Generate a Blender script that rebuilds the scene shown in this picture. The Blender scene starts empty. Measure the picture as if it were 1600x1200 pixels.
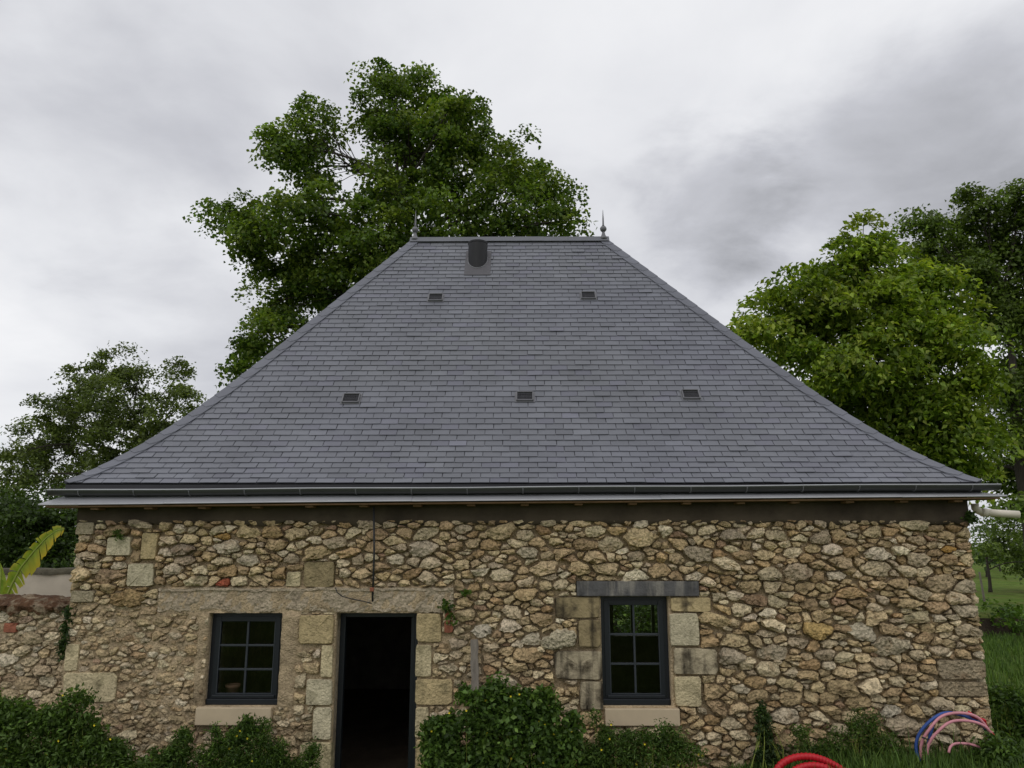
import bpy, bmesh, math, random
import numpy as np
from mathutils import Vector, Matrix

random.seed(7)
RNG = np.random.default_rng(11)
SC = bpy.context.scene
COL = SC.collection

# ------------------------------------------------------------------ camera
CAM = np.array([0.001, -9.016, 2.719])
YAW, PITCH, FPX = -0.0105, 0.2059, 1230.0      # focal length in pixels of the 1600 px wide photograph
_fw = np.array([math.sin(YAW)*math.cos(PITCH), math.cos(YAW)*math.cos(PITCH), math.sin(PITCH)])
_rt = np.array([math.cos(YAW), -math.sin(YAW), 0.0])
_up = np.cross(_rt, _fw)
cam_d = bpy.data.cameras.new('camera'); cam = bpy.data.objects.new('camera', cam_d); COL.objects.link(cam)
cam_d.sensor_width = 36.0; cam_d.lens = 36.0*FPX/1600.0; cam_d.clip_start = 0.05; cam_d.clip_end = 3000
cam.matrix_world = Matrix(((_rt[0], _up[0], -_fw[0], CAM[0]), (_rt[1], _up[1], -_fw[1], CAM[1]), (_rt[2], _up[2], -_fw[2], CAM[2]), (0, 0, 0, 1)))
SC.camera = cam

def W(px, py, Y=0.0):
    """point where the sight line of a photograph pixel meets the vertical plane y = Y"""
    d = _fw*FPX + _rt*(px-800) + _up*(600-py)
    return CAM + d*((Y-CAM[1])/d[1])
def PROJ(P):
    d = np.asarray(P, float)-CAM; z = d@_fw
    return np.array([800+FPX*(d@_rt)/z, 600-FPX*(d@_up)/z])

# ------------------------------------------------------------------ sky, sun, exposure
SUN_EL, SUN_AZ = math.radians(52), math.radians(200)     # behind and a little left of the photographer
world = bpy.data.worlds.new('World'); SC.world = world; world.use_nodes = True
nt = world.node_tree; nt.nodes.clear(); N = nt.nodes; L = nt.links
def wmath(op, a, b=None, c=None):
    n = N.new('ShaderNodeMath'); n.operation = op
    for i, v in enumerate((a, b, c)):
        if v is None: continue
        if isinstance(v, (int, float)): n.inputs[i].default_value = v
        else: L.new(v, n.inputs[i])
    return n.outputs[0]
out = N.new('ShaderNodeOutputWorld'); bg = N.new('ShaderNodeBackground'); bg.inputs['Strength'].default_value = 0.1
L.new(bg.outputs[0], out.inputs[0])
sky = N.new('ShaderNodeTexSky'); sky.sky_type = 'NISHITA'; sky.sun_disc = False
sky.sun_elevation = SUN_EL; sky.sun_rotation = SUN_AZ
tc = N.new('ShaderNodeTexCoord'); sep = N.new('ShaderNodeSeparateXYZ'); L.new(tc.outputs['Generated'], sep.inputs[0])
zz = wmath('ADD', wmath('MAXIMUM', sep.outputs[2], 0.0), 0.22)
comb = N.new('ShaderNodeCombineXYZ'); L.new(wmath('DIVIDE', sep.outputs[0], zz), comb.inputs[0]); L.new(wmath('DIVIDE', sep.outputs[1], zz), comb.inputs[1])
def wnoise(vec, scale, detail, rough, off):
    m = N.new('ShaderNodeVectorMath'); m.operation = 'ADD'; L.new(vec, m.inputs[0]); m.inputs[1].default_value = off
    n = N.new('ShaderNodeTexNoise'); n.inputs['Scale'].default_value = scale; n.inputs['Detail'].default_value = detail
    n.inputs['Roughness'].default_value = rough; n.inputs['Distortion'].default_value = 0.25; L.new(m.outputs[0], n.inputs['Vector']); return n.outputs['Fac']
n1 = wnoise(comb.outputs[0], 0.9, 5, 0.48, (3.1, 1.7, 0))
n2 = wnoise(comb.outputs[0], 2.6, 8, 0.56, (8.3, 0.4, 2))
def dirpx(px, py):
    d = _fw*FPX + _rt*(px-800) + _up*(600-py); return d/np.linalg.norm(d)
def bank(px, py, r0, r1, amp):
    """a darker cloud bank around one direction of the sky, ragged by noise"""
    v = N.new('ShaderNodeVectorMath'); v.operation = 'DOT_PRODUCT'; L.new(tc.outputs['Generated'], v.inputs[0]); v.inputs[1].default_value = tuple(dirpx(px, py))
    ang = wmath('ARCCOSINE', wmath('MINIMUM', v.outputs['Value'], 0.99999))
    ang = wmath('ADD', ang, wmath('MULTIPLY', wmath('SUBTRACT', n2, 0.5), 0.25))
    mr = N.new('ShaderNodeMapRange'); mr.interpolation_type = 'SMOOTHSTEP'; L.new(ang, mr.inputs[0])
    mr.inputs[1].default_value = r0; mr.inputs[2].default_value = r1; mr.inputs[3].default_value = amp; mr.inputs[4].default_value = 0
    return mr.outputs[0]
val = wmath('ADD', wmath('MULTIPLY', wmath('SUBTRACT', n1, 0.5), 0.95), wmath('MULTIPLY', wmath('SUBTRACT', n2, 0.5), 0.36))
val = wmath('ADD', val, 0.66)
for b in ((1400, 250, 0.05, 0.22, 0.22), (1120, 290, 0.02, 0.12, 0.16), (1600, 190, 0.02, 0.22, 0.12), (150, 200, 0.0, 0.25, 0.08)):
    val = wmath('SUBTRACT', val, bank(*b))
ramp = N.new('ShaderNodeValToRGB'); L.new(val, ramp.inputs[0])
ramp.color_ramp.elements[0].position = 0.22; ramp.color_ramp.elements[0].color = (0.290, 0.295, 0.315, 1)
ramp.color_ramp.elements[1].position = 0.88; ramp.color_ramp.elements[1].color = (0.86, 0.862, 0.875, 1)
e = ramp.color_ramp.elements.new(0.50); e.color = (0.520, 0.527, 0.565, 1)
e = ramp.color_ramp.elements.new(0.68); e.color = (0.715, 0.722, 0.75, 1)
sc10 = N.new('ShaderNodeVectorMath'); sc10.operation = 'SCALE'; L.new(ramp.outputs[0], sc10.inputs[0]); sc10.inputs['Scale'].default_value = 11.3
mixs = N.new('ShaderNodeMix'); mixs.data_type = 'RGBA'; mixs.inputs[0].default_value = 0.96
L.new(sky.outputs[0], mixs.inputs[6]); L.new(sc10.outputs[0], mixs.inputs[7]); L.new(mixs.outputs[2], bg.inputs['Color'])

sun_d = bpy.data.lights.new('sun', 'SUN'); sun_d.energy = 0.7; sun_d.angle = math.radians(50); sun_d.color = (1.0, 0.965, 0.91)
sun = bpy.data.objects.new('sun', sun_d); COL.objects.link(sun)
sd = Vector((math.sin(SUN_AZ)*math.cos(SUN_EL), math.cos(SUN_AZ)*math.cos(SUN_EL), math.sin(SUN_EL)))
sun.rotation_euler = sd.to_track_quat('Z', 'Y').to_euler()
vs = SC.view_settings; vs.view_transform = 'Standard'; vs.look = 'None'; vs.exposure = 0.0; vs.gamma = 1.0; vs.use_curve_mapping = False

# ------------------------------------------------------------------ materials
def lin(r, g, b):
    f = lambda c: (c/255)/12.92 if c/255 <= 0.04045 else ((c/255+0.055)/1.055)**2.4
    return (f(r), f(g), f(b))
MATS = {}
def mat(name, color=(0.5, 0.5, 0.5), rough=0.8, var=0.25, scale=6.0, attr=None, bump=0.0, bscale=40.0, bdist=0.01, spec=0.3, metal=0.0,
        streak=None, color2=None, c2scale=2.0, c2range=(0.5, 0.68), pits=0.0, pitscale=30.0, backlit=0.0, stretch=(1, 1, 1), speck=0.0):
    m = bpy.data.materials.new(name); m.use_nodes = True; t = m.node_tree; n = t.nodes; l = t.links
    p = n['Principled BSDF']; p.inputs['Roughness'].default_value = rough; p.inputs['Specular IOR Level'].default_value = spec; p.inputs['Metallic'].default_value = metal
    g = n.new('ShaderNodeNewGeometry')
    mp = n.new('ShaderNodeMapping'); mp.inputs['Scale'].default_value = stretch; l.new(g.outputs['Position'], mp.inputs[0]); pos = mp.outputs[0]
    if attr:
        a = n.new('ShaderNodeAttribute'); a.attribute_name = attr; base = a.outputs['Color']
    else:
        r = n.new('ShaderNodeRGB'); r.outputs[0].default_value = (*color, 1); base = r.outputs[0]
    if color2:
        nz = n.new('ShaderNodeTexNoise'); nz.inputs['Scale'].default_value = c2scale; nz.inputs['Detail'].default_value = 6; nz.inputs['Roughness'].default_value = 0.6; l.new(pos, nz.inputs['Vector'])
        mr = n.new('ShaderNodeMapRange'); mr.inputs[1].default_value = c2range[0]; mr.inputs[2].default_value = c2range[1]; l.new(nz.outputs['Fac'], mr.inputs[0])
        mx = n.new('ShaderNodeMix'); mx.data_type = 'RGBA'; l.new(mr.outputs[0], mx.inputs[0]); l.new(base, mx.inputs[6]); mx.inputs[7].default_value = (*color2, 1); base = mx.outputs[2]
    if streak:
        mp2 = n.new('ShaderNodeMapping'); mp2.inputs['Scale'].default_value = (7, 7, 0.9); l.new(g.outputs['Position'], mp2.inputs[0])
        nz = n.new('ShaderNodeTexNoise'); nz.inputs['Scale'].default_value = 1.3; nz.inputs['Detail'].default_value = 5; l.new(mp2.outputs[0], nz.inputs['Vector'])
        mr = n.new('ShaderNodeMapRange'); mr.inputs[1].default_value = streak[1]; mr.inputs[2].default_value = streak[2]; l.new(nz.outputs['Fac'], mr.inputs[0])
        mx = n.new('ShaderNodeMix'); mx.data_type = 'RGBA'; l.new(mr.outputs[0], mx.inputs[0]); l.new(base, mx.inputs[6]); mx.inputs[7].default_value = (*streak[0], 1); base = mx.outputs[2]
    if var > 0:
        nz = n.new('ShaderNodeTexNoise'); nz.inputs['Scale'].default_value = scale; nz.inputs['Detail'].default_value = 7; nz.inputs['Roughness'].default_value = 0.65; l.new(pos, nz.inputs['Vector'])
        mr = n.new('ShaderNodeMapRange'); mr.inputs[1].default_value = 0.25; mr.inputs[2].default_value = 0.75; mr.inputs[3].default_value = 1-var; mr.inputs[4].default_value = 1+var; l.new(nz.outputs['Fac'], mr.inputs[0])
        sm = n.new('ShaderNodeVectorMath'); sm.operation = 'SCALE'; l.new(base, sm.inputs[0]); l.new(mr.outputs[0], sm.inputs['Scale']); base = sm.outputs[0]
    if speck > 0:
        nz = n.new('ShaderNodeTexNoise'); nz.inputs['Scale'].default_value = 32; nz.inputs['Detail'].default_value = 4; nz.inputs['Roughness'].default_value = 0.7; l.new(pos, nz.inputs['Vector'])
        mr = n.new('ShaderNodeMapRange'); mr.inputs[1].default_value = 0.36; mr.inputs[2].default_value = 0.52; mr.inputs[3].default_value = 1-speck; mr.inputs[4].default_value = 1.06; l.new(nz.outputs['Fac'], mr.inputs[0])
        sm = n.new('ShaderNodeVectorMath'); sm.operation = 'SCALE'; l.new(base, sm.inputs[0]); l.new(mr.outputs[0], sm.inputs['Scale']); base = sm.outputs[0]
    l.new(base, p.inputs['Base Color'])
    if bump > 0:
        nz = n.new('ShaderNodeTexNoise'); nz.inputs['Scale'].default_value = bscale; nz.inputs['Detail'].default_value = 6; nz.inputs['Roughness'].default_value = 0.62; l.new(pos, nz.inputs['Vector'])
        h = nz.outputs['Fac']
        if pits > 0:
            vo = n.new('ShaderNodeTexVoronoi'); vo.inputs['Scale'].default_value = pitscale; l.new(pos, vo.inputs['Vector'])
            ad = n.new('ShaderNodeMath'); ad.operation = 'MULTIPLY_ADD'; l.new(vo.outputs['Distance'], ad.inputs[0]); ad.inputs[1].default_value = pits; l.new(h, ad.inputs[2]); h = ad.outputs[0]
        b = n.new('ShaderNodeBump'); b.inputs['Strength'].default_value = bump; b.inputs['Distance'].default_value = bdist; l.new(h, b.inputs['Height']); l.new(b.outputs[0], p.inputs['Normal'])
    if backlit > 0:
        tr = n.new('ShaderNodeBsdfTranslucent'); sm = n.new('ShaderNodeVectorMath'); sm.operation = 'MULTIPLY'; l.new(base, sm.inputs[0]); sm.inputs[1].default_value = (1.25, 1.35, 0.55)
        l.new(sm.outputs[0], tr.inputs['Color'])
        mx = n.new('ShaderNodeMixShader'); mx.inputs[0].default_value = backlit; l.new(p.outputs[0], mx.inputs[1]); l.new(tr.outputs[0], mx.inputs[2]); l.new(mx.outputs[0], n['Material Output'].inputs[0])
    MATS[name] = m; return m
mat('rubble', attr='col', speck=0.5, rough=0.92, var=0.45, scale=10, bump=1.0, bscale=22, bdist=0.055, pits=0.55, pitscale=26, spec=0.15, color2=(0.25, 0.15, 0.075), c2scale=5.5, c2range=(0.57, 0.82))
mat('dressed', attr='col', speck=0.3, rough=0.9, var=0.28, scale=7, bump=1.0, bscale=30, bdist=0.022, pits=0.25, pitscale=40, spec=0.15, color2=(0.19, 0.165, 0.09), c2scale=6, c2range=(0.52, 0.8))
mat('stained', attr='col', rough=0.9, var=0.35, scale=6, bump=0.9, bscale=30, bdist=0.02, spec=0.15, color2=(0.075, 0.06, 0.038), c2scale=5, c2range=(0.5, 0.66), streak=((0.035, 0.028, 0.02), 0.47, 0.66))
mat('mortar', speck=0.3, color=(0.46, 0.355, 0.225), rough=0.95, var=0.32, scale=5, bump=1.0, bscale=34, bdist=0.025, pits=0.35, pitscale=48, spec=0.1, color2=(0.31, 0.24, 0.155), c2scale=1.6, c2range=(0.45, 0.72))
mat('render_coat', speck=0.3, color=(0.45, 0.37, 0.265), rough=0.95, var=0.3, scale=6, bump=1.0, bscale=22, bdist=0.035, pits=0.4, pitscale=30, spec=0.1, color2=(0.33, 0.265, 0.19), c2scale=2.5)
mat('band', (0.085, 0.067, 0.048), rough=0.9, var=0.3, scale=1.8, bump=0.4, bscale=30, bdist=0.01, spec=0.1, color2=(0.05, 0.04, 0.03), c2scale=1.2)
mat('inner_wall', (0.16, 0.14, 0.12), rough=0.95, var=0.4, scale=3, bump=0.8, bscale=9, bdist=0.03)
mat('earth', (0.12, 0.09, 0.06), rough=0.95, var=0.4, scale=2, bump=0.8, bscale=8, bdist=0.05)
mat('soil', (0.05, 0.036, 0.024), rough=0.95, var=0.5, scale=2, bump=1, bscale=6, bdist=0.1)
mat('slate', attr='col', rough=0.44, var=0.16, scale=1.1, bump=0.25, bscale=70, bdist=0.004, spec=0.5)
mat('slate_deck', (0.04, 0.04, 0.045), rough=0.7, var=0.1)
mat('zinc', (0.36, 0.365, 0.385), rough=0.5, var=0.12, scale=3, spec=0.5, metal=0.25, bump=0.05, bscale=5)
mat('zinc_dark', (0.155, 0.155, 0.165), rough=0.5, var=0.15, scale=3, spec=0.4, metal=0.15)
mat('flash', (0.085, 0.082, 0.09), rough=0.5, var=0.15, scale=4, spec=0.4)
mat('ridge_zinc', (0.13, 0.134, 0.15), rough=0.5, var=0.15, scale=3, spec=0.4, metal=0.15)
mat('gutter', (0.050, 0.050, 0.050), rough=0.42, var=0.2, scale=2, spec=0.5, metal=0.2)
mat('flue', (0.018, 0.018, 0.02), rough=0.5, var=0.15)
mat('joinery', (0.008, 0.011, 0.016), rough=0.38, var=0.08, spec=0.45)
mat('bar_paint', (0.030, 0.036, 0.044), rough=0.4, var=0.08, spec=0.45)
mat('sill', (0.52, 0.42, 0.285), rough=0.85, var=0.1, scale=4, bump=0.25, bscale=80, bdist=0.004)
mat('lintel', (0.105, 0.102, 0.102), rough=0.8, var=0.35, scale=5, bump=0.7, bscale=40, bdist=0.01, color2=(0.05, 0.048, 0.05), c2scale=4, streak=((0.27, 0.25, 0.215), 0.52, 0.68))
mat('timber', (0.20, 0.12, 0.065), rough=0.85, var=0.35, scale=5, bump=0.3)
mat('old_wood', (0.20, 0.175, 0.145), rough=0.9, var=0.45, scale=5, bump=0.9, bscale=20, bdist=0.01, stretch=(5, 5, 0.6))
mat('pvc', (0.70, 0.64, 0.53), rough=0.4, var=0.06)
mat('conduit_red', (0.48, 0.016, 0.025), rough=0.42, var=0.1)
mat('conduit_pink', (0.62, 0.27, 0.31), rough=0.4, var=0.1)
mat('conduit_blue', (0.045, 0.10, 0.33), rough=0.4, var=0.1)
mat('cable', (0.03, 0.03, 0.032), rough=0.5, var=0.1)
mat('brick', (0.30, 0.11, 0.065), rough=0.9, var=0.35, scale=14, bump=0.6)
mat('cap', (0.115, 0.058, 0.028), rough=0.95, var=0.5, scale=5, bump=1, bscale=24, bdist=0.05, pits=0.4, pitscale=20, color2=(0.26, 0.20, 0.13), c2scale=7, c2range=(0.5, 0.6))
mat('concrete', (0.50, 0.44, 0.36), rough=0.93, var=0.15, scale=2.5, bump=0.4, bscale=30, bdist=0.01, color2=(0.38, 0.33, 0.26), c2scale=1.5)
mat('moss_edge', (0.09, 0.08, 0.055), rough=0.95, var=0.5, scale=8, bump=1, bscale=25, bdist=0.02)
mat('bark', (0.045, 0.038, 0.03), rough=0.95, var=0.4, scale=6, bump=0.9, bscale=14, bdist=0.03, stretch=(3, 3, 0.7))
mat('leaf', attr='col', rough=0.48, var=0.0, spec=0.3, backlit=0.38)
mat('grass', attr='col', rough=0.6, var=0.0, spec=0.2, backlit=0.25)
mat('petal', (0.80, 0.66, 0.04), rough=0.6, var=0.1)
mat('ground', (0.095, 0.150, 0.026), rough=1.0, spec=0.04, var=0.45, scale=1.5, bump=1, bscale=12, bdist=0.08, color2=(0.12, 0.13, 0.04), c2scale=0.25, c2range=(0.45, 0.7))
mat('pot', (0.35, 0.2, 0.13), rough=0.8, var=0.2)
def glass():
    m = bpy.data.materials.new('pane'); m.use_nodes = True; t = m.node_tree; n = t.nodes; l = t.links; n.remove(n['Principled BSDF'])
    tr = n.new('ShaderNodeBsdfTransparent'); tr.inputs[0].default_value = (0.86, 0.9, 0.88, 1); gl = n.new('ShaderNodeBsdfGlossy'); gl.inputs['Roughness'].default_value = 0.015
    fr = n.new('ShaderNodeFresnel'); fr.inputs[0].default_value = 1.5; mx = n.new('ShaderNodeMixShader')
    l.new(fr.outputs[0], mx.inputs[0]); l.new(tr.outputs[0], mx.inputs[1]); l.new(gl.outputs[0], mx.inputs[2]); l.new(mx.outputs[0], n['Material Output'].inputs[0]); MATS['pane'] = m
glass()

# ------------------------------------------------------------------ mesh helpers
class MB:
    """collects vertices and faces, builds one mesh object"""
    def __init__(s): s.v = []; s.f = []; s.c = []
    def add(s, verts, faces, col=None):
        o = len(s.v); s.v += [tuple(map(float, p)) for p in verts]; s.f += [tuple(i+o for i in f) for f in faces]
        if col is not None: s.c += [tuple(col)]*len(verts)
    def box(s, a, b, bev=0.0, col=None):
        (x0, y0, z0), (x1, y1, z1) = a, b
        if bev <= 0:
            s.add([(x0,y0,z0),(x1,y0,z0),(x1,y1,z0),(x0,y1,z0),(x0,y0,z1),(x1,y0,z1),(x1,y1,z1),(x0,y1,z1)],
                  [(3,2,1,0),(4,5,6,7),(0,1,5,4),(1,2,6,5),(2,3,7,6),(3,0,4,7)], col); return
        bm = bmesh.new(); bmesh.ops.create_cube(bm, size=1)
        for v in bm.verts: v.co = Vector(((x0+x1)/2+v.co.x*(x1-x0), (y0+y1)/2+v.co.y*(y1-y0), (z0+z1)/2+v.co.z*(z1-z0)))
        bmesh.ops.bevel(bm, geom=list(bm.edges), offset=bev, segments=2, affect='EDGES', profile=0.6)
        bm.verts.index_update(); s.add([v.co[:] for v in bm.verts], [[v.index for v in f.verts] for f in bm.faces], col); bm.free()
    def tube(s, pts, rad, n=8, cap=True, col=None):
        pts = [np.array(p, float) for p in pts]; k = len(pts)
        if not hasattr(rad, '__len__'): rad = [rad]*k
        V = []; ref = None
        for i in range(k):
            t = pts[min(i+1, k-1)]-pts[max(i-1, 0)]; t = t/(np.linalg.norm(t)+1e-9)
            if ref is None: ref = np.array([1.0, 0, 0]) if abs(t[0]) < 0.8 else np.array([0, 1.0, 0])
            a = ref-t*(ref@t); a /= np.linalg.norm(a)+1e-9; b = np.cross(t, a); ref = a
            for j in range(n):
                w = 2*math.pi*j/n; V.append(pts[i]+rad[i]*(a*math.cos(w)+b*math.sin(w)))
        F = [(i*n+j, i*n+(j+1) % n, (i+1)*n+(j+1) % n, (i+1)*n+j) for i in range(k-1) for j in range(n)]
        if cap: F += [tuple(range(n-1, -1, -1)), tuple(range((k-1)*n, k*n))]
        s.add(V, F, col)
    def lathe(s, o, prof, n=16):
        V = [(o[0]+r*math.cos(2*math.pi*j/n), o[1]+r*math.sin(2*math.pi*j/n), o[2]+z) for r, z in prof for j in range(n)]
        k = len(prof); F = [(i*n+j, i*n+(j+1) % n, (i+1)*n+(j+1) % n, (i+1)*n+j) for i in range(k-1) for j in range(n)]
        F += [tuple(range(n-1, -1, -1)), tuple(range((k-1)*n, k*n))]; s.add(V, F)
    def build(s, name, m, parent=None, smooth=False, **props):
        me = bpy.data.meshes.new(name); me.from_pydata(s.v, [], s.f)
        if s.c:
            a = me.color_attributes.new('col', 'FLOAT_COLOR', 'POINT'); arr = np.ones((len(s.v), 4), np.float32); arr[:, :3] = np.array(s.c); a.data.foreach_set('color', arr.ravel())
        if smooth: me.polygons.foreach_set('use_smooth', [True]*len(me.polygons))
        if m in ('rubble', 'dressed', 'stained', 'brick'): me.set_sharp_from_angle(angle=math.radians(26))
        me.update(); return link(name, me, m, parent, **props)
def link(name, me, m, parent=None, **props):
    o = bpy.data.objects.new(name, me); COL.objects.link(o)
    if m: me.materials.append(MATS[m])
    if parent is not None:
        o.parent = parent; o.matrix_parent_inverse = Matrix.Translation(-Vector(parent_origin(parent)))
    for k, v in props.items(): o[k] = v
    return o
def parent_origin(p): return Vector(p.location) if p.type == 'EMPTY' else Vector((0, 0, 0))   # meshes hold world coordinates
def thing(name, label, cat, loc=(0, 0, 0), group=None):
    o = bpy.data.objects.new(name, None); COL.objects.link(o); o.location = loc; o.empty_display_size = 0.2
    o['label'] = label; o['category'] = cat
    if group: o['group'] = group
    return o
def big_mesh(name, V, F, m, parent=None, col=None, smooth=False, **props):
    """fast path: V (n,3), F (m,k) arrays"""
    V = np.asarray(V, np.float32); F = np.asarray(F, np.int32); k = F.shape[1]
    me = bpy.data.meshes.new(name); me.vertices.add(len(V)); me.vertices.foreach_set('co', V.ravel())
    me.loops.add(F.size); me.loops.foreach_set('vertex_index', F.ravel()); me.polygons.add(len(F))
    me.polygons.foreach_set('loop_start', np.arange(0, F.size, k, dtype=np.int32))
    if smooth: me.polygons.foreach_set('use_smooth', np.ones(len(F), bool))
    if col is not None:
        a = me.color_attributes.new('col', 'FLOAT_COLOR', 'POINT'); arr = np.ones((len(V), 4), np.float32); arr[:, :3] = col; a.data.foreach_set('color', arr.ravel())
    me.update(calc_edges=True); me.validate(); return link(name, me, m, parent, **props)
def sstep(a, b, x):
    t = np.clip((np.asarray(x, float)-a)/(b-a), 0, 1); return t*t*(3-2*t)
_nz = [(RNG.normal(size=2), RNG.uniform(0, 6.28)) for _ in range(48)]
def fbm(x, y, scale=1.0, octs=5):
    """cheap sum-of-sines noise, roughly -1..1"""
    r = 0; amp = 1; tot = 0; k = 0
    for o in range(octs):
        for _ in range(4):
            d, p = _nz[k % 48]; k += 1; r = r + amp*np.sin((x*d[0]+y*d[1])*scale*2.2+p+1.3*np.sin((x*d[1]-y*d[0])*scale*1.3+p*2))
        tot += amp*2; scale *= 2.03; amp *= 0.55
    return r/tot

# ------------------------------------------------------------------ ground
def zground(x, y):
    x = np.asarray(x, float); y = np.asarray(y, float)
    z = 0.02+0.46*sstep(0.2, 3.4, x)+0.12*sstep(-3.0, -5.0, x)
    z = z-0.25*sstep(5.6, 9.0, x)*sstep(-1, 3, y)
    z = z+1.05*sstep(-1.2, -8.5, y)
    z = z+0.25*sstep(14, 120, y)
    z = z+0.03*fbm(x, y, 0.8, 3)
    inside = (np.abs(x) < 4.75) & (y > 0.25) & (y < 7.6)
    return np.where(inside, -0.15, z)
def axis(lo, hi, flo, fhi, step):
    a = list(np.arange(flo, fhi+1e-6, step)); d = step
    q = flo
    while q > lo: d *= 1.35; q -= d; a.insert(0, q)
    q = fhi; d = step
    while q < hi: d *= 1.35; q += d; a.append(q)
    return np.array(a)
gx = axis(-900, 900, -9, 9.5, 0.25); gy = axis(-300, 1400, -10, 20, 0.25)
GX, GY = np.meshgrid(gx, gy); GZ = zground(GX, GY)
nx, ny = len(gx), len(gy); idx = np.arange(nx*ny).reshape(ny, nx)
Fq = np.stack([idx[:-1, :-1], idx[:-1, 1:], idx[1:, 1:], idx[1:, :-1]], -1).reshape(-1, 4)
big_mesh('ground', np.stack([GX, GY, GZ], -1).reshape(-1, 3), Fq, 'ground', smooth=True, kind='structure')

# ------------------------------------------------------------------ rubble masonry generator
def clip(poly, nx_, ny_, d):
    """keep the part of a polygon where nx*x + ny*y <= d"""
    o = []; n = len(poly)
    for i in range(n):
        a, b = poly[i], poly[(i+1) % n]; fa = nx_*a[0]+ny_*a[1]-d; fb = nx_*b[0]+ny_*b[1]-d
        if fa <= 0: o.append(a)
        if (fa < 0 < fb) or (fb < 0 < fa):
            t = fa/(fa-fb); o.append((a[0]+(b[0]-a[0])*t, a[1]+(b[1]-a[1])*t))
    return o
ANI = 1.95
def pack(u0, u1, v0, v1, obstacles, fixed, rng, small=None, steps=((0.16, 0.21, 34), (0.115, 0.15, 330), (0.08, 0.11, 1500), (0.052, 0.07, 5000), (0.030, 0.042, 6000)), gap=0.007):
    """irregular packing of stones on a wall face: list of (polygon, centre, size, tag)"""
    S = []                                                # u, v', r, tag
    def ok(u, v, r, k):
        for (a, b, c, d) in obstacles:
            if a-r*0.45 < u < b+r*0.45 and c-r*0.3 < v/ANI < d+r*0.3: return False
        if S:
            A = np.array([(s[0], s[1], s[2]) for s in S]); dd = np.hypot(A[:, 0]-u, A[:, 1]-v)
            if np.any(dd < (A[:, 2]+r)*k): return False
        return True
    for (u, v, r, tag) in fixed: S.append((u, v*ANI, r, tag))
    for lo, hi, n in steps:
        for _ in range(n):
            u = rng.uniform(u0, u1); v = rng.uniform(v0, v1); r = rng.uniform(lo, hi)
            if lo < 0.15 and rng.uniform() < 0.6:            # loose courses
                wv = 0.03*math.sin(u*1.3)+0.02*math.sin(u*3.1+1); v = round((v-wv)/0.145)*0.145+wv+rng.normal()*0.014
            v = min(max(v, v0), v1)*ANI
            if small is not None: r *= small(u, v/ANI)
            if ok(u, v, r, 0.84): S.append((u, v, r, None))
    A = np.array([(s[0], s[1], s[2]) for s in S]); res = []
    for i, (u, v, r, tag) in enumerate(S):
        R = r*2.1; poly = [(u+R*math.cos(k*math.pi/5+0.2), v+R*math.sin(k*math.pi/5+0.2)) for k in range(10)]
        dd = np.hypot(A[:, 0]-u, A[:, 1]-v)
        for j in np.argsort(dd)[1:26]:
            d = dd[j]
            if d > R+A[j, 2]*2.2: break
            ex, ey = (A[j, 0]-u)/d, (A[j, 1]-v)/d
            t = (d*d+r*r-A[j, 2]**2)/(2*d)
            poly = clip(poly, ex, ey, ex*u+ey*v+t-gap*rng.choice((0.3, 0.6, 1.0, 2.6), p=(0.45, 0.3, 0.17, 0.08)))
            if len(poly) < 3: break
        for (a, b, c, dz) in obstacles:
            seps = (a-u, u-b, (c-v/ANI)*1.0, (v/ANI-dz)*1.0); k = int(np.argmax(seps))
            if seps[k] > R*1.2: continue
            g = gap*0.6
            if k == 0: poly = clip(poly, 1, 0, a-g)
            elif k == 1: poly = clip(poly, -1, 0, -(b+g))
            elif k == 2: poly = clip(poly, 0, 1, (c-g)*ANI)
            else: poly = clip(poly, 0, -1, -(dz+g)*ANI)
            if len(poly) < 3: break
        if len(poly) >= 3:
            poly = clip(poly, -1, 0, -u0); poly = clip(poly, 1, 0, u1) if len(poly) > 2 else poly
        if len(poly) >= 3:
            poly = clip(poly, 0, -1, -v0*ANI); poly = clip(poly, 0, 1, v1*ANI) if len(poly) > 2 else poly
        if len(poly) < 3: continue
        poly = [(p[0], p[1]/ANI) for p in poly]
        ar = 0.5*abs(sum(poly[k][0]*poly[(k+1) % len(poly)][1]-poly[(k+1) % len(poly)][0]*poly[k][1] for k in range(len(poly))))
        if ar < 0.0007: continue
        res.append((poly, ar, tag))
    return res
def resample(poly, n, rng, rag, corner=0.5):
    P = np.array(poly)
    if corner > 0:                                     # knock the corners off
        Q = []
        for i in range(len(P)):
            a, b = P[i], P[(i+1) % len(P)]; q = 0.25*corner*2*rng.uniform(0.6, 1.1); q = min(q, 0.4); Q += [a+(b-a)*q, b-(b-a)*q]
        P = np.array(Q)
    seg = np.linalg.norm(np.roll(P, -1, 0)-P, axis=1); cum = np.concatenate([[0], np.cumsum(seg)])
    o = []
    for k in range(n):
        t = (k+rng.uniform(-0.25, 0.25))/n*cum[-1] % cum[-1]; i = min(np.searchsorted(cum, t, side='right')-1, len(P)-1)
        o.append(P[i]+(P[(i+1) % len(P)]-P[i])*((t-cum[i])/(seg[i]+1e-9)))
    o = np.array(o); c = o.mean(0); a = np.arange(n)/n*2*math.pi; p = rng.uniform(0, 6.28, 3)
    w = 0.5*np.sin(2*a+p[0])+0.6*np.sin(3*a+p[1])+0.5*np.sin(5*a+p[2]); o = c+(o-c)*(1+rag*0.55*(w-0.25)[:, None]+rng.uniform(-rag, rag*0.5, (n, 1)))
    if corner > 0.2: o[:, 1] += (o[:, 0]-c[0])*rng.normal()*0.09
    return o
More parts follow.
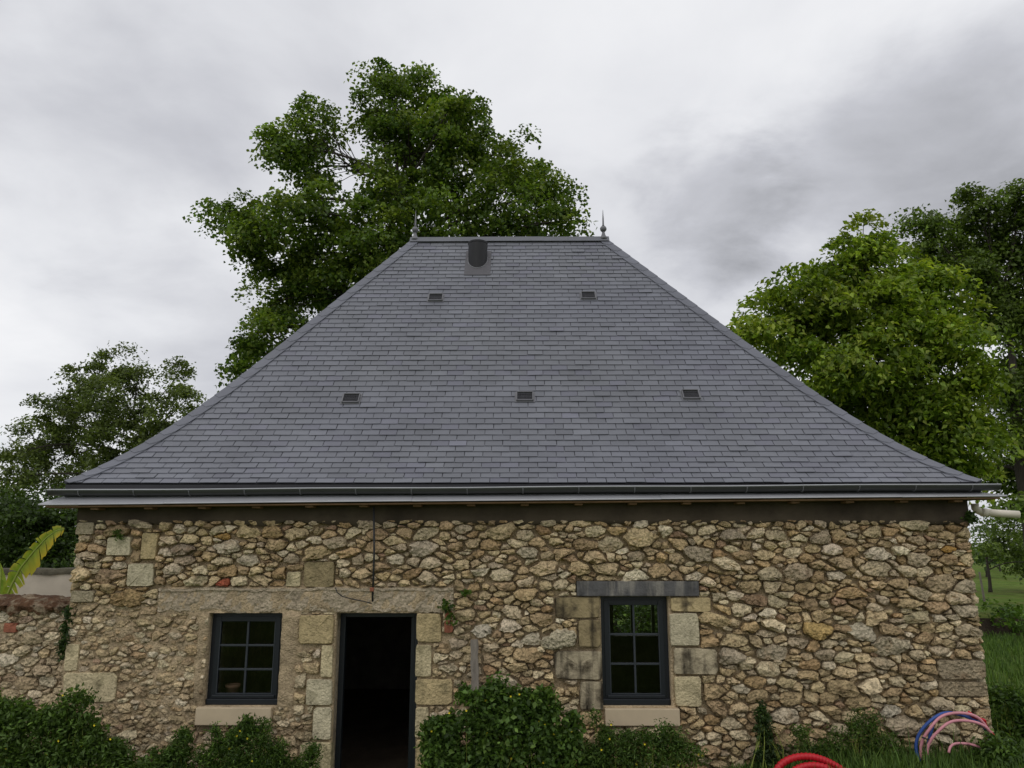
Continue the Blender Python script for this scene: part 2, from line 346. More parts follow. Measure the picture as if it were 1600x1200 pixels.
def stone_mesh(poly, h, rng, flat=False, rag=0.08, sink=0.07, n=None):
    """vertices (u, v, w) with w the height above the wall face, and faces: a face broken into a few tilted facets"""
    P = np.array(poly); size = math.sqrt(max(1e-4, np.ptp(P[:, 0])*np.ptp(P[:, 1])))
    if n is None: n = int(np.clip(10+size*45, 11, 24))
    o = resample(poly, n, rng, 0.022 if flat else rag, 0.10 if flat else 0.34); c = o.mean(0)
    if 0.5*np.sum(o[:, 0]*np.roll(o[:, 1], -1)-np.roll(o[:, 0], -1)*o[:, 1]) < 0: o = o[::-1]
    rings = ((0.985, -sink), (1.0, 0.62*h), (0.962, 0.96*h), (0.6, 1.0*h)) if flat else ((0.90, -sink), (1.0, 0.34*h), (0.90, 0.84*h), (0.55, 1.0*h))
    k = rng.integers(3, 6); az = rng.uniform(0, 6.28, k); st = rng.uniform(0.15, 0.75, k)*h*2/size; off = h*rng.uniform(0.95, 1.35, k)
    # stones mostly lean their top back, so the upper facet catches the sky
    az[0] = math.pi/2+rng.uniform(-0.6, 0.6); st[0] = rng.uniform(0.4, 1.0)*h*2/size
    V = []
    for s_, w in rings:
        q = c+(o-c)*s_
        if s_ < 0.8 and not flat: q = q+np.array([rng.uniform(-.12, .12)*size, rng.uniform(-.10, .12)*size])*(1-s_)
        for j in range(n):
            d = q[j]-c; ww = w
            if w > 0:
                if flat: ww = w+0.0035*rng.normal()*(s_ < 0.9)
                else:
                    ww = w*1.12+0.20*h*rng.normal()
                    for a_ in range(k): ww = min(ww, off[a_]-st[a_]*(d[0]*math.cos(az[a_])+d[1]*math.sin(az[a_])*1.4))
                    ww = max(ww, 0.06*h)
            V.append((q[j][0], q[j][1], ww))
    d = np.array([rng.uniform(-.1, .1)*size, rng.uniform(-.1, .1)*size])*(not flat); ww = h*(1.0 if flat else 1.1)
    if not flat:
        for a_ in range(k): ww = min(ww, off[a_]-st[a_]*(d[0]*math.cos(az[a_])+d[1]*math.sin(az[a_])*1.4))
    V.append((c[0]+d[0], c[1]+d[1], ww))
    F = [(i*n+j, i*n+(j+1) % n, (i+1)*n+(j+1) % n, (i+1)*n+j) for i in range(3) for j in range(n)]
    F += [(3*n+j, 3*n+(j+1) % n, 4*n) for j in range(n)]
    return V, F
PAL = np.array([(0.40, 0.315, 0.20), (0.46, 0.375, 0.25), (0.355, 0.27, 0.175), (0.52, 0.45, 0.33), (0.33, 0.235, 0.14), (0.40, 0.34, 0.26), (0.30, 0.21, 0.15), (0.42, 0.31, 0.185), (0.57, 0.51, 0.41)])
PW = np.array([0.20, 0.22, 0.12, 0.18, 0.06, 0.08, 0.03, 0.04, 0.07]); PW = PW/PW.sum()
def stone_col(rng):
    c = PAL[rng.choice(len(PAL), p=PW)]*rng.uniform(0.80, 1.18); return np.clip(c*np.array((1.36, 1.29, 1.13))*rng.uniform(0.98, 1.02, 3), 0, 1)

# ------------------------------------------------------------------ the house
house = thing('stone_house', 'rubble stone house with steep hipped slate roof, dark joinery and open doorway', 'house', (0, 0, 0))
WL, WR, ZB, ZT = -5.011, 5.021, -0.3, 3.36            # front wall extent
ZBAND = 3.02                                         # underside of the plain band below the eaves
YB = 7.80                                            # back of the house
DOOR = (-2.03, -1.125, 0.0, 2.02); WIN1 = (-3.44, -2.63, 1.05, 2.02); WIN2 = (0.885, 1.63, 1.055, 2.20)
OPEN = [DOOR, WIN1, WIN2]
def slab_with_holes(x0, x1, z0, z1, y0, y1, holes, mb):
    """solid wall between y0 and y1 with rectangular openings, faces only where solid meets air"""
    xs = sorted({x0, x1, *[h[0] for h in holes], *[h[1] for h in holes]}); zs = sorted({z0, z1, *[h[2] for h in holes], *[h[3] for h in holes]})
    xs = [x for x in xs if x0 <= x <= x1]; zs = [z for z in zs if z0 <= z <= z1]
    def solid(i, k):
        if i < 0 or k < 0 or i >= len(xs)-1 or k >= len(zs)-1: return False
        cx, cz = (xs[i]+xs[i+1])/2, (zs[k]+zs[k+1])/2
        return not any(h[0] < cx < h[1] and h[2] < cz < h[3] for h in holes)
    for i in range(len(xs)-1):
        for k in range(len(zs)-1):
            if not solid(i, k): continue
            a, b, c, d = xs[i], xs[i+1], zs[k], zs[k+1]
            mb.add([(a,y0,c),(b,y0,c),(b,y0,d),(a,y0,d)], [(0,1,2,3)]); mb.add([(a,y1,c),(b,y1,c),(b,y1,d),(a,y1,d)], [(3,2,1,0)])
            if not solid(i-1, k): mb.add([(a,y0,c),(a,y1,c),(a,y1,d),(a,y0,d)], [(3,2,1,0)])
            if not solid(i+1, k): mb.add([(b,y0,c),(b,y1,c),(b,y1,d),(b,y0,d)], [(0,1,2,3)])
            if not solid(i, k-1): mb.add([(a,y0,c),(b,y0,c),(b,y1,c),(a,y1,c)], [(3,2,1,0)])
            if not solid(i, k+1): mb.add([(a,y0,d),(b,y0,d),(b,y1,d),(a,y1,d)], [(0,1,2,3)])

def R(x0, y0, x1, y1, Y=0.0):
    a = W(x0, y1, Y); b = W(x1, y0, Y); return (a[0], b[0], a[2], b[2])
# dressed blocks round the openings (photograph pixels x0,y0,x1,y1; colour; material)
CREAM, CREAM2, BUFF, GREY, BROWN = (0.56, 0.47, 0.29), (0.58, 0.51, 0.35), (0.49, 0.385, 0.21), (0.42, 0.355, 0.24), (0.31, 0.245, 0.135)
BLOCKS = [
 (466,960,524,1006,BUFF,'dressed'), (500,1007,522,1058,CREAM,'dressed'), (477,1060,522,1102,CREAM2,'dressed'), (488,1104,520,1156,CREAM2,'dressed'), (465,1158,520,1228,CREAM,'dressed'),
 (649,958,691,1004,BUFF,'dressed'), (648,1006,676,1058,CREAM,'dressed'), (648,1060,708,1101,BUFF,'dressed'), (648,1103,671,1152,CREAM,'dressed'), (648,1154,690,1228,BUFF,'dressed'),
 (866,932,938,966,BROWN,'stained'), (903,968,939,1012,BROWN,'stained'), (866,1016,942,1062,GREY,'stained'), (905,1064,943,1109,GREY,'stained'),
 (1047,933,1111,956,BUFF,'stained'), (1047,958,1091,1010,CREAM2,'dressed'), (1053,1012,1121,1054,GREY,'stained'), (1054,1056,1095,1104,CREAM,'dressed'),
 (197,880,244,917,CREAM2,'dressed'), (166,838,208,869,CREAM2,'dressed'), (220,832,249,874,BUFF,'dressed'), (474,877,525,919,BROWN,'dressed'), (447,892,472,917,CREAM,'dressed'),
 (110,922,150,941,GREY,'dressed'), (100,1005,127,1048,CREAM,'dressed'), (97,1050,186,1097,CREAM,'dressed'), (119,816,151,836,GREY,'dressed'),
 (1465,1030,1539,1061,(0.42,0.34,0.225),'rubble'), (1466,1064,1541,1088,(0.39,0.31,0.20),'rubble')]
BLK = [(R(*b[:4]), b[4], b[5]) for b in BLOCKS]
# big field stones that can be recognised in the photograph
NOTABLE = [(847,980,901,1016,(0.50,0.45,0.34)), (817,987,847,1012,(0.46,0.41,0.32)), (738,976,772,994,(0.52,0.47,0.39)), (641,844,686,871,(0.42,0.36,0.28)), (809,854,842,874,(0.47,0.41,0.31)),
 (934,839,974,862,(0.46,0.39,0.27)), (751,842,780,862,(0.43,0.31,0.18)), (1064,854,1113,877,(0.38,0.32,0.24)), (1126,825,1156,848,(0.39,0.33,0.25)), (1185,887,1222,907,(0.42,0.36,0.25)),
 (1256,969,1295,1000,(0.50,0.36,0.16)), (1324,975,1368,1002,(0.47,0.42,0.33)), (1092,955,1139,979,(0.47,0.37,0.22)), (1122,1009,1158,1042,(0.40,0.34,0.26)), (1190,1005,1225,1035,(0.42,0.36,0.27)),
 (1198,1106,1252,1129,(0.50,0.43,0.33)), (1356,994,1418,1026,(0.45,0.39,0.29)), (1414,952,1448,977,(0.45,0.39,0.26)), (1414,915,1449,937,(0.41,0.34,0.24)), (1447,895,1489,926,(0.42,0.33,0.22)),
 (1489,904,1526,930,(0.43,0.37,0.27)), (1489,945,1526,965,(0.42,0.36,0.27)), (1449,1089,1485,1110,(0.43,0.36,0.26)), (1340,877,1393,900,(0.48,0.40,0.28)), (1376,1117,1442,1149,(0.42,0.35,0.26)),
 (1376,1099,1405,1124,(0.54,0.49,0.40)), (1417,837,1446,853,(0.42,0.33,0.22)), (1474,851,1488,863,(0.48,0.29,0.10)), (1492,975,1530,996,(0.43,0.36,0.26)), (713,818,738,835,(0.44,0.37,0.27)),
 (272,868,309,884,(0.40,0.32,0.24)), (335,845,378,866,(0.52,0.46,0.36)), (372,865,408,885,(0.50,0.44,0.34)), (270,848,305,870,(0.34,0.28,0.22)), (142,890,195,910,(0.37,0.27,0.18)), (343,832,352,845,(0.46,0.30,0.12)),
 (160,925,245,945,(0.36,0.26,0.14)), (340,908,361,917,(0.34,0.10,0.06)), (1266,830,1297,850,(0.40,0.33,0.24)), (1295,866,1329,888,(0.41,0.32,0.21)), (755,1040,775,1055,(0.45,0.3,0.18)), (1423,908,1430,914,(0.4,0.3,0.2))]
FIX = []
for x0, y0, x1, y1, c in NOTABLE:
    u0, u1, v0, v1 = R(x0, y0, x1, y1); FIX.append(((u0+u1)/2, (v0+v1)/2, 0.5*math.sqrt((u1-u0)*(v1-v0)*ANI)*1.02, c))
# patches of render without visible stones: the long concrete lintel and the window surround
LINT1 = R(247, 917, 709, 956); COAT = [R(302, 940, 322, 1100), R(434, 957, 466, 1102)]
SILL1 = R(308, 1104, 427, 1131); SILL2 = R(945, 1106, 1060, 1132); LINT2 = R(901, 908, 1090, 931)
OBST = OPEN+[b[0] for b in BLK]+[LINT1, SILL1, SILL2, LINT2]+COAT
def flushness(u, v):
    """1 where the mortar is flush (left, round the small window), 0 where stones stand proud"""
    a = sstep(-1.9, -2.6, u)*sstep(2.32, 2.1, v); b = sstep(-1.12, -1.0, u)*sstep(0.0, -0.6, u)*sstep(2.0, 1.8, v)*0.7
    return np.maximum(a, b)
rng = np.random.default_rng(5)
STONES = pack(WL+0.01, WR-0.005, 0.10, ZBAND+0.01, OBST, FIX, rng, small=lambda u, v: 1.0-0.36*float(flushness(u, v)))

# mortar face with its openings
def mortar_face():
    def ax(lo, hi, st, marks):
        a = list(np.arange(lo, hi, st)); 
        for m_ in marks: a = [q for q in a if abs(q-m_) > st*0.55]
        return np.array(sorted(a+[m_ for m_ in marks if lo <= m_ <= hi]))
    xs = ax(WL, WR, 0.034, [WL, WR]+[h[0] for h in OPEN]+[h[1] for h in OPEN]); zs = ax(ZB, ZBAND, 0.034, [ZB, ZBAND]+[h[2] for h in OPEN]+[h[3] for h in OPEN])
    X, Z = np.meshgrid(xs, zs); fl = flushness(X, Z)
    D = -0.034+0.033*fl+0.016*fbm(X, Z, 6, 4)*(0.6+1.1*fl)+0.008*fbm(X+9, Z, 17, 3)
    for r in [LINT1]+COAT:
        m_ = sstep(-0.04, 0.03, np.minimum(np.minimum(X-r[0], r[1]-X), np.minimum(Z-r[2], r[3]-Z))+0.02*fbm(X, Z+4, 9, 3)); D = D*(1-m_)+m_*(0.026+0.014*fbm(X, Z, 13, 4))
    for s_ in range(len(OPEN)):
        h = OPEN[s_]; d = np.maximum(np.maximum(h[0]-X, X-h[1]), np.maximum(h[2]-Z, Z-h[3])); jam = sstep(0.10, 0.0, d)
        D = D*(1-jam)+jam*np.maximum(D, 0.002)
    nxx, nzz = len(xs), len(zs); V = np.stack([X, -D, Z], -1).reshape(-1, 3)
    idx = np.arange(nxx*nzz).reshape(nzz, nxx); F = []
    hole = np.zeros((nzz-1, nxx-1), bool); cx = (xs[:-1]+xs[1:])/2; cz = (zs[:-1]+zs[1:])/2
    for h in OPEN: hole |= ((cx[None, :] > h[0]) & (cx[None, :] < h[1]) & (cz[:, None] > h[2]) & (cz[:, None] < h[3]))
    q = np.stack([idx[:-1, :-1], idx[:-1, 1:], idx[1:, 1:], idx[1:, :-1]], -1); F = q[~hole].tolist(); V = V.tolist()
    # returns into the openings
    def ret(a, b):
        o = len(V); V.append([V[a][0], 0.075, V[a][2]]); V.append([V[b][0], 0.075, V[b][2]]); F.append([a, o, o+1, b])
    for k in range(nzz-1):
        for i in range(nxx-1):
            if hole[k, i]:
                if i and not hole[k, i-1]: ret(idx[k, i], idx[k+1, i])
                if i < nxx-2 and not hole[k, i+1]: ret(idx[k+1, i+1], idx[k, i+1])
                if k < nzz-2 and not hole[k+1, i]: ret(idx[k+1, i], idx[k+1, i+1])
                if k and not hole[k-1, i]: ret(idx[k, i+1], idx[k, i])
    return np.array(V), np.array(F)
V, F = mortar_face()
wall = big_mesh('wall', V, F, 'mortar', house, smooth=True, label='warm rubble masonry front wall with sandy mortar')
core = MB(); slab_with_holes(WL+0.02, WR-0.02, ZB, ZT, 0.074, 0.5, OPEN, core)
core.build('wall_core', 'render_coat', wall)
# lean of the face: old walls stand thicker at the foot
def proud(V): return [(p[0]+(0.0), -p[2], p[1]) for p in V]
BATTER = lambda z: 0.0
order = sorted(range(len(STONES)), key=lambda i: -STONES[i][1])
bigset = set([i for i in order if STONES[i][0][0][1] > 0.35][:300]); rest = MB()
for i, (poly, ar, tag) in enumerate(STONES):
    c = np.mean(poly, 0); fl = float(flushness(c[0], c[1])); size = math.sqrt(ar)
    h = (0.020+0.34*size*rng.uniform(0.35, 1.0)+0.03*rng.uniform()**2)*(1-0.42*fl); h = min(h, 0.10)
    Vs, Fs = stone_mesh(poly, h, rng, rag=0.15, sink=0.06); col = np.array(tag) if tag is not None else stone_col(rng)
    if tag is not None: col = col*1.15*np.array((1.03, 1.0, 0.92))
    if tag is None and fl > 0.4: col = col*0.8+np.array((0.40, 0.34, 0.25))*0.25
    if i in bigset:
        mb = MB(); mb.add(proud(Vs), Fs, col); mb.build('stone', 'rubble', wall, smooth=True)
    else: rest.add(proud(Vs), Fs, col)
rest.build('small_stones', 'rubble', wall, smooth=True, kind='stuff')
for (r, c, m_) in BLK:
    poly = [(r[0]+rng.uniform(0, .012), r[2]+rng.uniform(0, .01)), (r[1]-rng.uniform(0, .012), r[2]+rng.uniform(0, .01)), (r[1]-rng.uniform(0, .012), r[3]-rng.uniform(0, .01)), (r[0]+rng.uniform(0, .012), r[3]-rng.uniform(0, .01))]
    Vs, Fs = stone_mesh(poly, 0.034, rng, flat=True, sink=0.11, n=30); mb = MB(); mb.add(proud(Vs), Fs, np.array(c)*rng.uniform(0.92, 1.06)); mb.build('quoin_block', m_, wall, smooth=True)
# end walls, back wall, inner leaf
for side, X0, X1 in (('l', WL+0.02, WL+0.5), ('r', WR-0.5, WR-0.02)):
    mb = MB(); mb.box((X0, 0.5, ZB), (X1, YB-0.5, ZT)); mb.build('end_wall', 'mortar', house)
BWIN = (1.85, 3.0, 1.02, 1.85)
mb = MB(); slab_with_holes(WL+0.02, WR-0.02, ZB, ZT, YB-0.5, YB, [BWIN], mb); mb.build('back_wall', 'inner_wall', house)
for side, Xf, sgn in ((0, WR-0.02, 1), (1, WL+0.02, -1)):
    st = pack(0.02, YB-0.02, 0.05, ZBAND, [], [], rng, steps=((0.13, 0.18, 120), (0.09, 0.12, 900), (0.055, 0.075, 1600)))
    mb = MB()
    for poly, ar, tag in st:
        Vs, Fs = stone_mesh(poly, 0.025+0.03*rng.uniform(), rng); 
        if sgn > 0: mb.add([(Xf+p[2], p[0], p[1]) for p in Vs], Fs, stone_col(rng))
        else: mb.add([(Xf-p[2], YB-p[0], p[1]) for p in Vs], Fs, stone_col(rng))
    mb.build('end_wall_stones', 'rubble', house, smooth=True, kind='stuff')
mb = MB(); mb.box((WL+0.5, 0.5, -0.1), (WR-0.5, YB-0.5, 0.02)); mb.build('house_floor', 'earth', house)
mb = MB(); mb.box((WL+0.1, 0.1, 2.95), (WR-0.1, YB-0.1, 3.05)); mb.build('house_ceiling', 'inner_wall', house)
mb = MB(); mb.box((-2.06, 0.07, -0.12), (-1.09, 0.55, 0.03), 0.01); mb.build('doorstep', 'concrete', house)
mb = MB()
for x in np.arange(-4.2, 4.3, 1.1): mb.box((x-0.06, 0.5, 2.75), (x+0.06, YB-0.5, 2.95))
mb.build('ceiling_beams', 'timber', house)
for x in (BWIN[0]+0.40, BWIN[0]+0.82):
    mb = MB(); mb.box((x-0.03, YB-0.3, BWIN[2]), (x+0.03, YB-0.24, BWIN[3])); mb.build('rear_window_bar', 'joinery', house)
# plain band under the eaves
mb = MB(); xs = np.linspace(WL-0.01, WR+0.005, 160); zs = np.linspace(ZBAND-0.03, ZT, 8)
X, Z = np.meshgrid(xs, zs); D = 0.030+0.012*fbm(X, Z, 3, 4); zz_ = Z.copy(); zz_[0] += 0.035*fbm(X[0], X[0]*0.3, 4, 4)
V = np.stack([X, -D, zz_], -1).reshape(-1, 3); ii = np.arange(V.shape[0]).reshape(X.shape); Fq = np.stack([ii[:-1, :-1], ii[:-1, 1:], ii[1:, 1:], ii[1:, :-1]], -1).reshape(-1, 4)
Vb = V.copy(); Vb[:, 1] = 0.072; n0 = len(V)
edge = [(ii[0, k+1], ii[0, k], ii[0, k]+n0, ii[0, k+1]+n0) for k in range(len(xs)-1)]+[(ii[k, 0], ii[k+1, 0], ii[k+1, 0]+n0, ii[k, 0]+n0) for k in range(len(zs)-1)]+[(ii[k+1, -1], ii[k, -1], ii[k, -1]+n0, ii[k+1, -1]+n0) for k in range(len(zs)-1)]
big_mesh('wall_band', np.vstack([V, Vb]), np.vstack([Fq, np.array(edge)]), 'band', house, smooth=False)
# lintels and sills
mb = MB(); mb.box((LINT2[0], -0.055, LINT2[2]), (LINT2[1], 0.10, LINT2[3]), 0.008); mb.build('lintel', 'lintel', house, label='dark bluish stone lintel over the taller window')
r = LINT1; n = 130; xs = np.linspace(r[0], r[1], n)
mb = MB(); top = r[3]-0.01-0.012*fbm(xs, xs*0, 5, 3); bot = r[2]+0.014+0.034*fbm(xs+3, xs*0, 5, 5)
for z0, z1, y in ((bot, bot+0.03, 0.035), (bot+0.03, top-0.02, 0.052), (top-0.02, top, 0.030)): pass
rows = [(bot, 0.03), (bot+0.003, -0.026), (bot*0.8+top*0.2, -0.028), (bot*0.6+top*0.4, -0.029), (bot*0.4+top*0.6, -0.029), (bot*0.2+top*0.8, -0.028), (top-0.034, -0.027), (top-0.030, -0.041), (top-0.002, -0.041), (top, 0.02)]
V = []; 
for z, y in rows:
    for k in range(n): V.append((xs[k], y-(0.016*float(fbm(xs[k], float(z[k]), 11, 5)) if y > -0.04 else 0.003*float(fbm(xs[k], 2.0, 3, 3))), z[k]))
Fq = [(a*n+k, a*n+k+1, (a+1)*n+k+1, (a+1)*n+k) for a in range(len(rows)-1) for k in range(n-1)]
mb.add(V, Fq); mb.build('lintel', 'render_coat', house, smooth=False, label='long rough concrete lintel over the doorway and small window')
for s_, o_ in ((SILL1, WIN1), (SILL2, WIN2)):
    mb = MB(); mb.box((s_[0], -0.075, s_[2]), (s_[1], 0.16, s_[3]), 0.008); mb.build('window_sill', 'sill', house)

def window(o, y=0.10):
    x0, x1, z0, z1 = o; f = 0.052
    mb = MB()
    mb.box((x0, y, z0), (x0+f, y+0.07, z1), 0.004); mb.box((x1-f, y, z0), (x1, y+0.07, z1), 0.004); mb.box((x0+f, y+0.002, z1-f), (x1-f, y+0.068, z1), 0.004); mb.box((x0+f, y+0.002, z0), (x1-f, y+0.068, z0+f), 0.004)
    w = mb.build('window', 'joinery', house)
    mb = MB(); mb.box((x0+0.005, y-0.045, z0+0.002), (x1-0.005, y-0.001, z0+0.062), 0.006); mb.build('bottom_rail', 'joinery', w)
    a, b, c, d = x0+f-0.01, x1-f+0.01, z0+f, z1-f+0.01; s = 0.058
    mb = MB(); ys = y-0.012
    mb.box((a, ys, c), (a+s, ys+0.06, d), 0.004); mb.box((b-s, ys, c), (b, ys+0.06, d), 0.004); mb.box((a+s, ys+0.002, d-s), (b-s, ys+0.058, d), 0.004); mb.box((a+s, ys+0.002, c), (b-s, ys+0.058, c+s), 0.004)
    mb.build('sash', 'joinery', w)
    mb = MB(); mb.box((a+0.02, ys-0.028, c+0.018), (b-0.02, ys-0.001, c+0.05), 0.006); mb.build('drip_rail', 'joinery', w)
    A, B, C, D = a+s, b-s, c+s, d-s; g = 0.011
    mb = MB(); xm = (A+B)/2; mb.box((xm-g, ys+0.006, C), (xm+g, ys+0.05, D), 0.003); mb.build('glazing_bar', 'bar_paint', w)
    zc = [C, C+(D-C)/3, C+2*(D-C)/3, D]
    for z in zc[1:3]:
        for (p, q) in ((A, xm-g), (xm+g, B)):
            mb = MB(); mb.box((p, ys+0.008, z-g), (q, ys+0.048, z+g), 0.003); mb.build('glazing_bar', 'bar_paint', w)
    for k in range(3):
        for (p, q) in ((A, xm-g), (xm+g, B)):
            yy = ys+0.028+random.uniform(-0.001, 0.001); t = random.uniform(-0.002, 0.002)
            z0_, z1_ = zc[k]+(g if k else 0), zc[k+1]-(g if k < 2 else 0)
            mb = MB(); mb.add([(p, yy, z0_), (q, yy+t, z0_), (q, yy+t, z1_), (p, yy, z1_)], [(0, 1, 2, 3)]); mb.build('pane', 'pane', w)
    mb = MB()                                               # bead that frames the glass
    for (p, q, rr, ss) in ((A-0.003, A+0.006, C, D), (B-0.006, B+0.003, C, D)): mb.box((p, ys-0.003, rr), (q, ys+0.02, ss))
    for (rr, ss) in ((C-0.003, C+0.007),): mb.box((A+0.006, ys-0.002, rr), (B-0.006, ys+0.02, ss))
    mb.build('glazing_bead', 'bar_paint', w)
window(WIN1); window(WIN2)
# open doorway: frame set back in the reveal, leaf swung inwards
x0, x1, z0, z1 = DOOR; mb = MB(); y = 0.20
mb.box((x0, y, z0+0.03), (x0+0.06, y+0.08, z1), 0.004); mb.box((x1-0.06, y, z0+0.03), (x1, y+0.08, z1), 0.004); mb.box((x0+0.06, y+0.002, z1-0.06), (x1-0.06, y+0.078, z1), 0.004)
mb.build('door_frame', 'joinery', house)
mb = MB(); mb.box((x1-0.115, y+0.085, 0.04), (x1-0.07, y+0.9, z1-0.065), 0.004); dr = mb.build('door', 'joinery', house)
mb = MB(); mb.tube([(x1-0.12, y+0.82, 1.05), (x1-0.16, y+0.82, 1.05), (x1-0.165, y+0.72, 1.05)], 0.01, 8); mb.build('door_handle', 'zinc', dr)

# ------------------------------------------------------------------ roof
EX0, EX1, EY, EZ = -5.175, 5.175, -0.10, 3.437; RX0, RX1, RY, RZ = -1.857, 1.489, 3.896, 7.985
RUN = RY-EY; t2, t0, bb = 1.2085, 0.60, 2.1
def zprof(r):
    """height above the eaves at run fraction r: a slight bell-cast at the foot"""
    y = np.asarray(r, float)*RUN; yb = np.minimum(y, bb)
    z = t2*y-(t2-t0)*(bb/3)*(1-(1-yb/bb)**3); return z*(RZ-EZ)/(t2*RUN-(t2-t0)*bb/3)
class Face:
    """one slope: e along the eaves, inn horizontally inwards, run in metres, half-lengths by tl/tr as function of r"""
    def __init__(s, org, e, inn, run, tl, tr):
        s.o = np.array(org, float); s.e = np.array(e, float); s.i = np.array(inn, float); s.run = run; s.tl = tl; s.tr = tr
        r = np.linspace(0, 1, 400); y = r*run; z = zprof(r); s.r = r; s.z = z; s.s = np.concatenate([[0], np.cumsum(np.hypot(np.diff(y), np.diff(z)))]); s.len = s.s[-1]
    def rr(s, q): return np.interp(q, s.s, s.r)
    def P(s, t, q, n=0.0):
        r = float(s.rr(np.clip(q, 0, s.len))); z = float(zprof(r)); d = 1e-3; a = max(r-d, 0); b = min(r+d, 1); dy = (b-a)*s.run; dz = float(zprof(b)-zprof(a)); k = math.hypot(dy, dz)
        nrm = -s.i*(dz/k)+np.array([0, 0, dy/k]); tan = s.i*(dy/k)+np.array([0, 0, dz/k])
        ex = q-np.clip(q, 0, s.len)
        return s.o+s.e*t+s.i*(r*s.run)+np.array([0, 0, z])+nrm*n+tan*ex
YB2 = 2*RY-EY
LW, RW_ = RX0-EX0, EX1-RX1
front = Face((EX0, EY, EZ), (1, 0, 0), (0, 1, 0), RUN, lambda r: r*LW, lambda r: (EX1-EX0)-r*RW_)
back = Face((EX1, YB2, EZ), (-1, 0, 0), (0, -1, 0), RUN, lambda r: r*RW_, lambda r: (EX1-EX0)-r*LW)
left = Face((EX0, YB2, EZ), (0, -1, 0), (1, 0, 0), LW, lambda r: r*RUN, lambda r: (YB2-EY)-r*RUN)
right = Face((EX1, EY, EZ), (0, 1, 0), (-1, 0, 0), RW_, lambda r: r*RUN, lambda r: (YB2-EY)-r*RUN)
# closed deck under the slates
mb = MB(); K = 24
for f in (front, back, left, right):
    o = len(mb.v); V = []
    for k in range(K+1):
        r = k/K; q = float(np.interp(r, f.r, f.s)); V += [f.P(f.tl(r), q, -0.004), f.P(f.tr(r), q, -0.004)]
    mb.add(V, [(2*k, 2*k+1, 2*k+3, 2*k+2) for k in range(K)])
mb.add([(EX0, EY, EZ-0.01), (EX1, EY, EZ-0.01), (EX1, YB2, EZ-0.01), (EX0, YB2, EZ-0.01)], [(3, 2, 1, 0)])
roof = mb.build('roof', 'slate_deck', house, label='steep hipped roof of dark grey natural slates')
SW, SH, SL = 0.22, 0.114, 0.158
def slates(f, rng):
    """list of (front-edge course, visible size, verts, faces, colour)"""
    out_ = []; n = int(f.len/SH); course = f.len/n
    for k in range(n):
        q0 = k*course; q1 = min(q0+SL, f.len); off = (k % 2)*SW/2+rng.uniform(-0.012, 0.012)
        ra, rb = float(f.rr(q0)), float(f.rr(q1)); ta, tb, ua, ub = f.tl(ra), f.tl(rb), f.tr(ra), f.tr(rb)
        for j in range(-1, int((ua-ta)/SW)+3):
            base = (math.floor(ta/SW)+j)*SW+off; a = base+0.0038+rng.uniform(-.0015, .0015); b = base+SW-0.0038+rng.uniform(-.0015, .0015)
            dq = rng.normal()*0.0016; sk = rng.normal()*0.0012
            lo = q0+dq; poly = [(a, lo-sk), (b, lo+sk), (b, q1), (a, q1)]
            cut = False
            # hips
            ex, ey = (tb-ta), (q1-q0); L_ = math.hypot(ex, ey); nxl, nyl = -ey/L_, ex/L_
            if min(p[0] for p in poly) < max(ta, tb)+0.05: poly = clip(poly, nxl, nyl, nxl*ta+nyl*q0-0.012); cut = True
            if len(poly) < 3: continue
            ex = (ub-ua); L_ = math.hypot(ex, ey); nxr, nyr = ey/L_, -ex/L_
            if max(p[0] for p in poly) > min(ua, ub)-0.05: poly = clip(poly, nxr, nyr, nxr*ua+nyr*q0-0.012); cut = True
            if len(poly) < 3: continue
            th = 0.0075; lift = 0.0140+abs(rng.normal())*0.0020; tw = rng.normal()*0.0012
            if rng.uniform() < 0.012: lift += 0.006
            if max(p[0] for p in poly)-min(p[0] for p in poly) < 0.012: continue
            V = []
            for t, q in poly:
                w = (q-q0)/(q1-q0); nn = lift*(1-w)+0.002*w+tw*((t-base)/SW-0.5); V.append(f.P(t, q, nn))
            m = len(poly)
            for t, q in poly:
                w = (q-q0)/(q1-q0); nn = lift*(1-w)+0.002*w-th+tw*((t-base)/SW-0.5); V.append(f.P(t, q, nn))
            F = [tuple(range(m)), tuple(range(2*m-1, m-1, -1))]+[(i, i+m, (i+1) % m+m, (i+1) % m) for i in range(m)]
            g = rng.normal(); hue = rng.uniform()
            reg = float(fbm(base*0.5, q0*0.6, 1.0, 3)); c = np.array((0.135, 0.140, 0.166))*(1-0.5-0.5*reg)+np.array((0.138, 0.143, 0.160))*(0.5+0.5*reg) if hue < 0.9 else np.array((0.135, 0.137, 0.166))
            c = c*(1+0.06*g); 
            if rng.uniform() < 0.02: c = c*1.14
            out_.append((k, V, F, np.clip(c, 0.04, 0.4)))
    return out_, course
srng = np.random.default_rng(3)
sl, COURSE = slates(front, srng)
cnt = 0; mb = MB()
for k, V, F, c in sl:
    if cnt < 300:
        m1 = MB(); m1.add(V, F, c); m1.build('slate', 'slate', roof); cnt += 1
    else: mb.add(V, F, c)
mb.build('upper_slates', 'slate', roof, kind='stuff')
mb = MB()
for f in (left, right, back):
    for k, V, F, c in slates(f, srng)[0]: mb.add(V, F, c)
mb.build('far_slope_slates', 'slate', roof, kind='stuff')
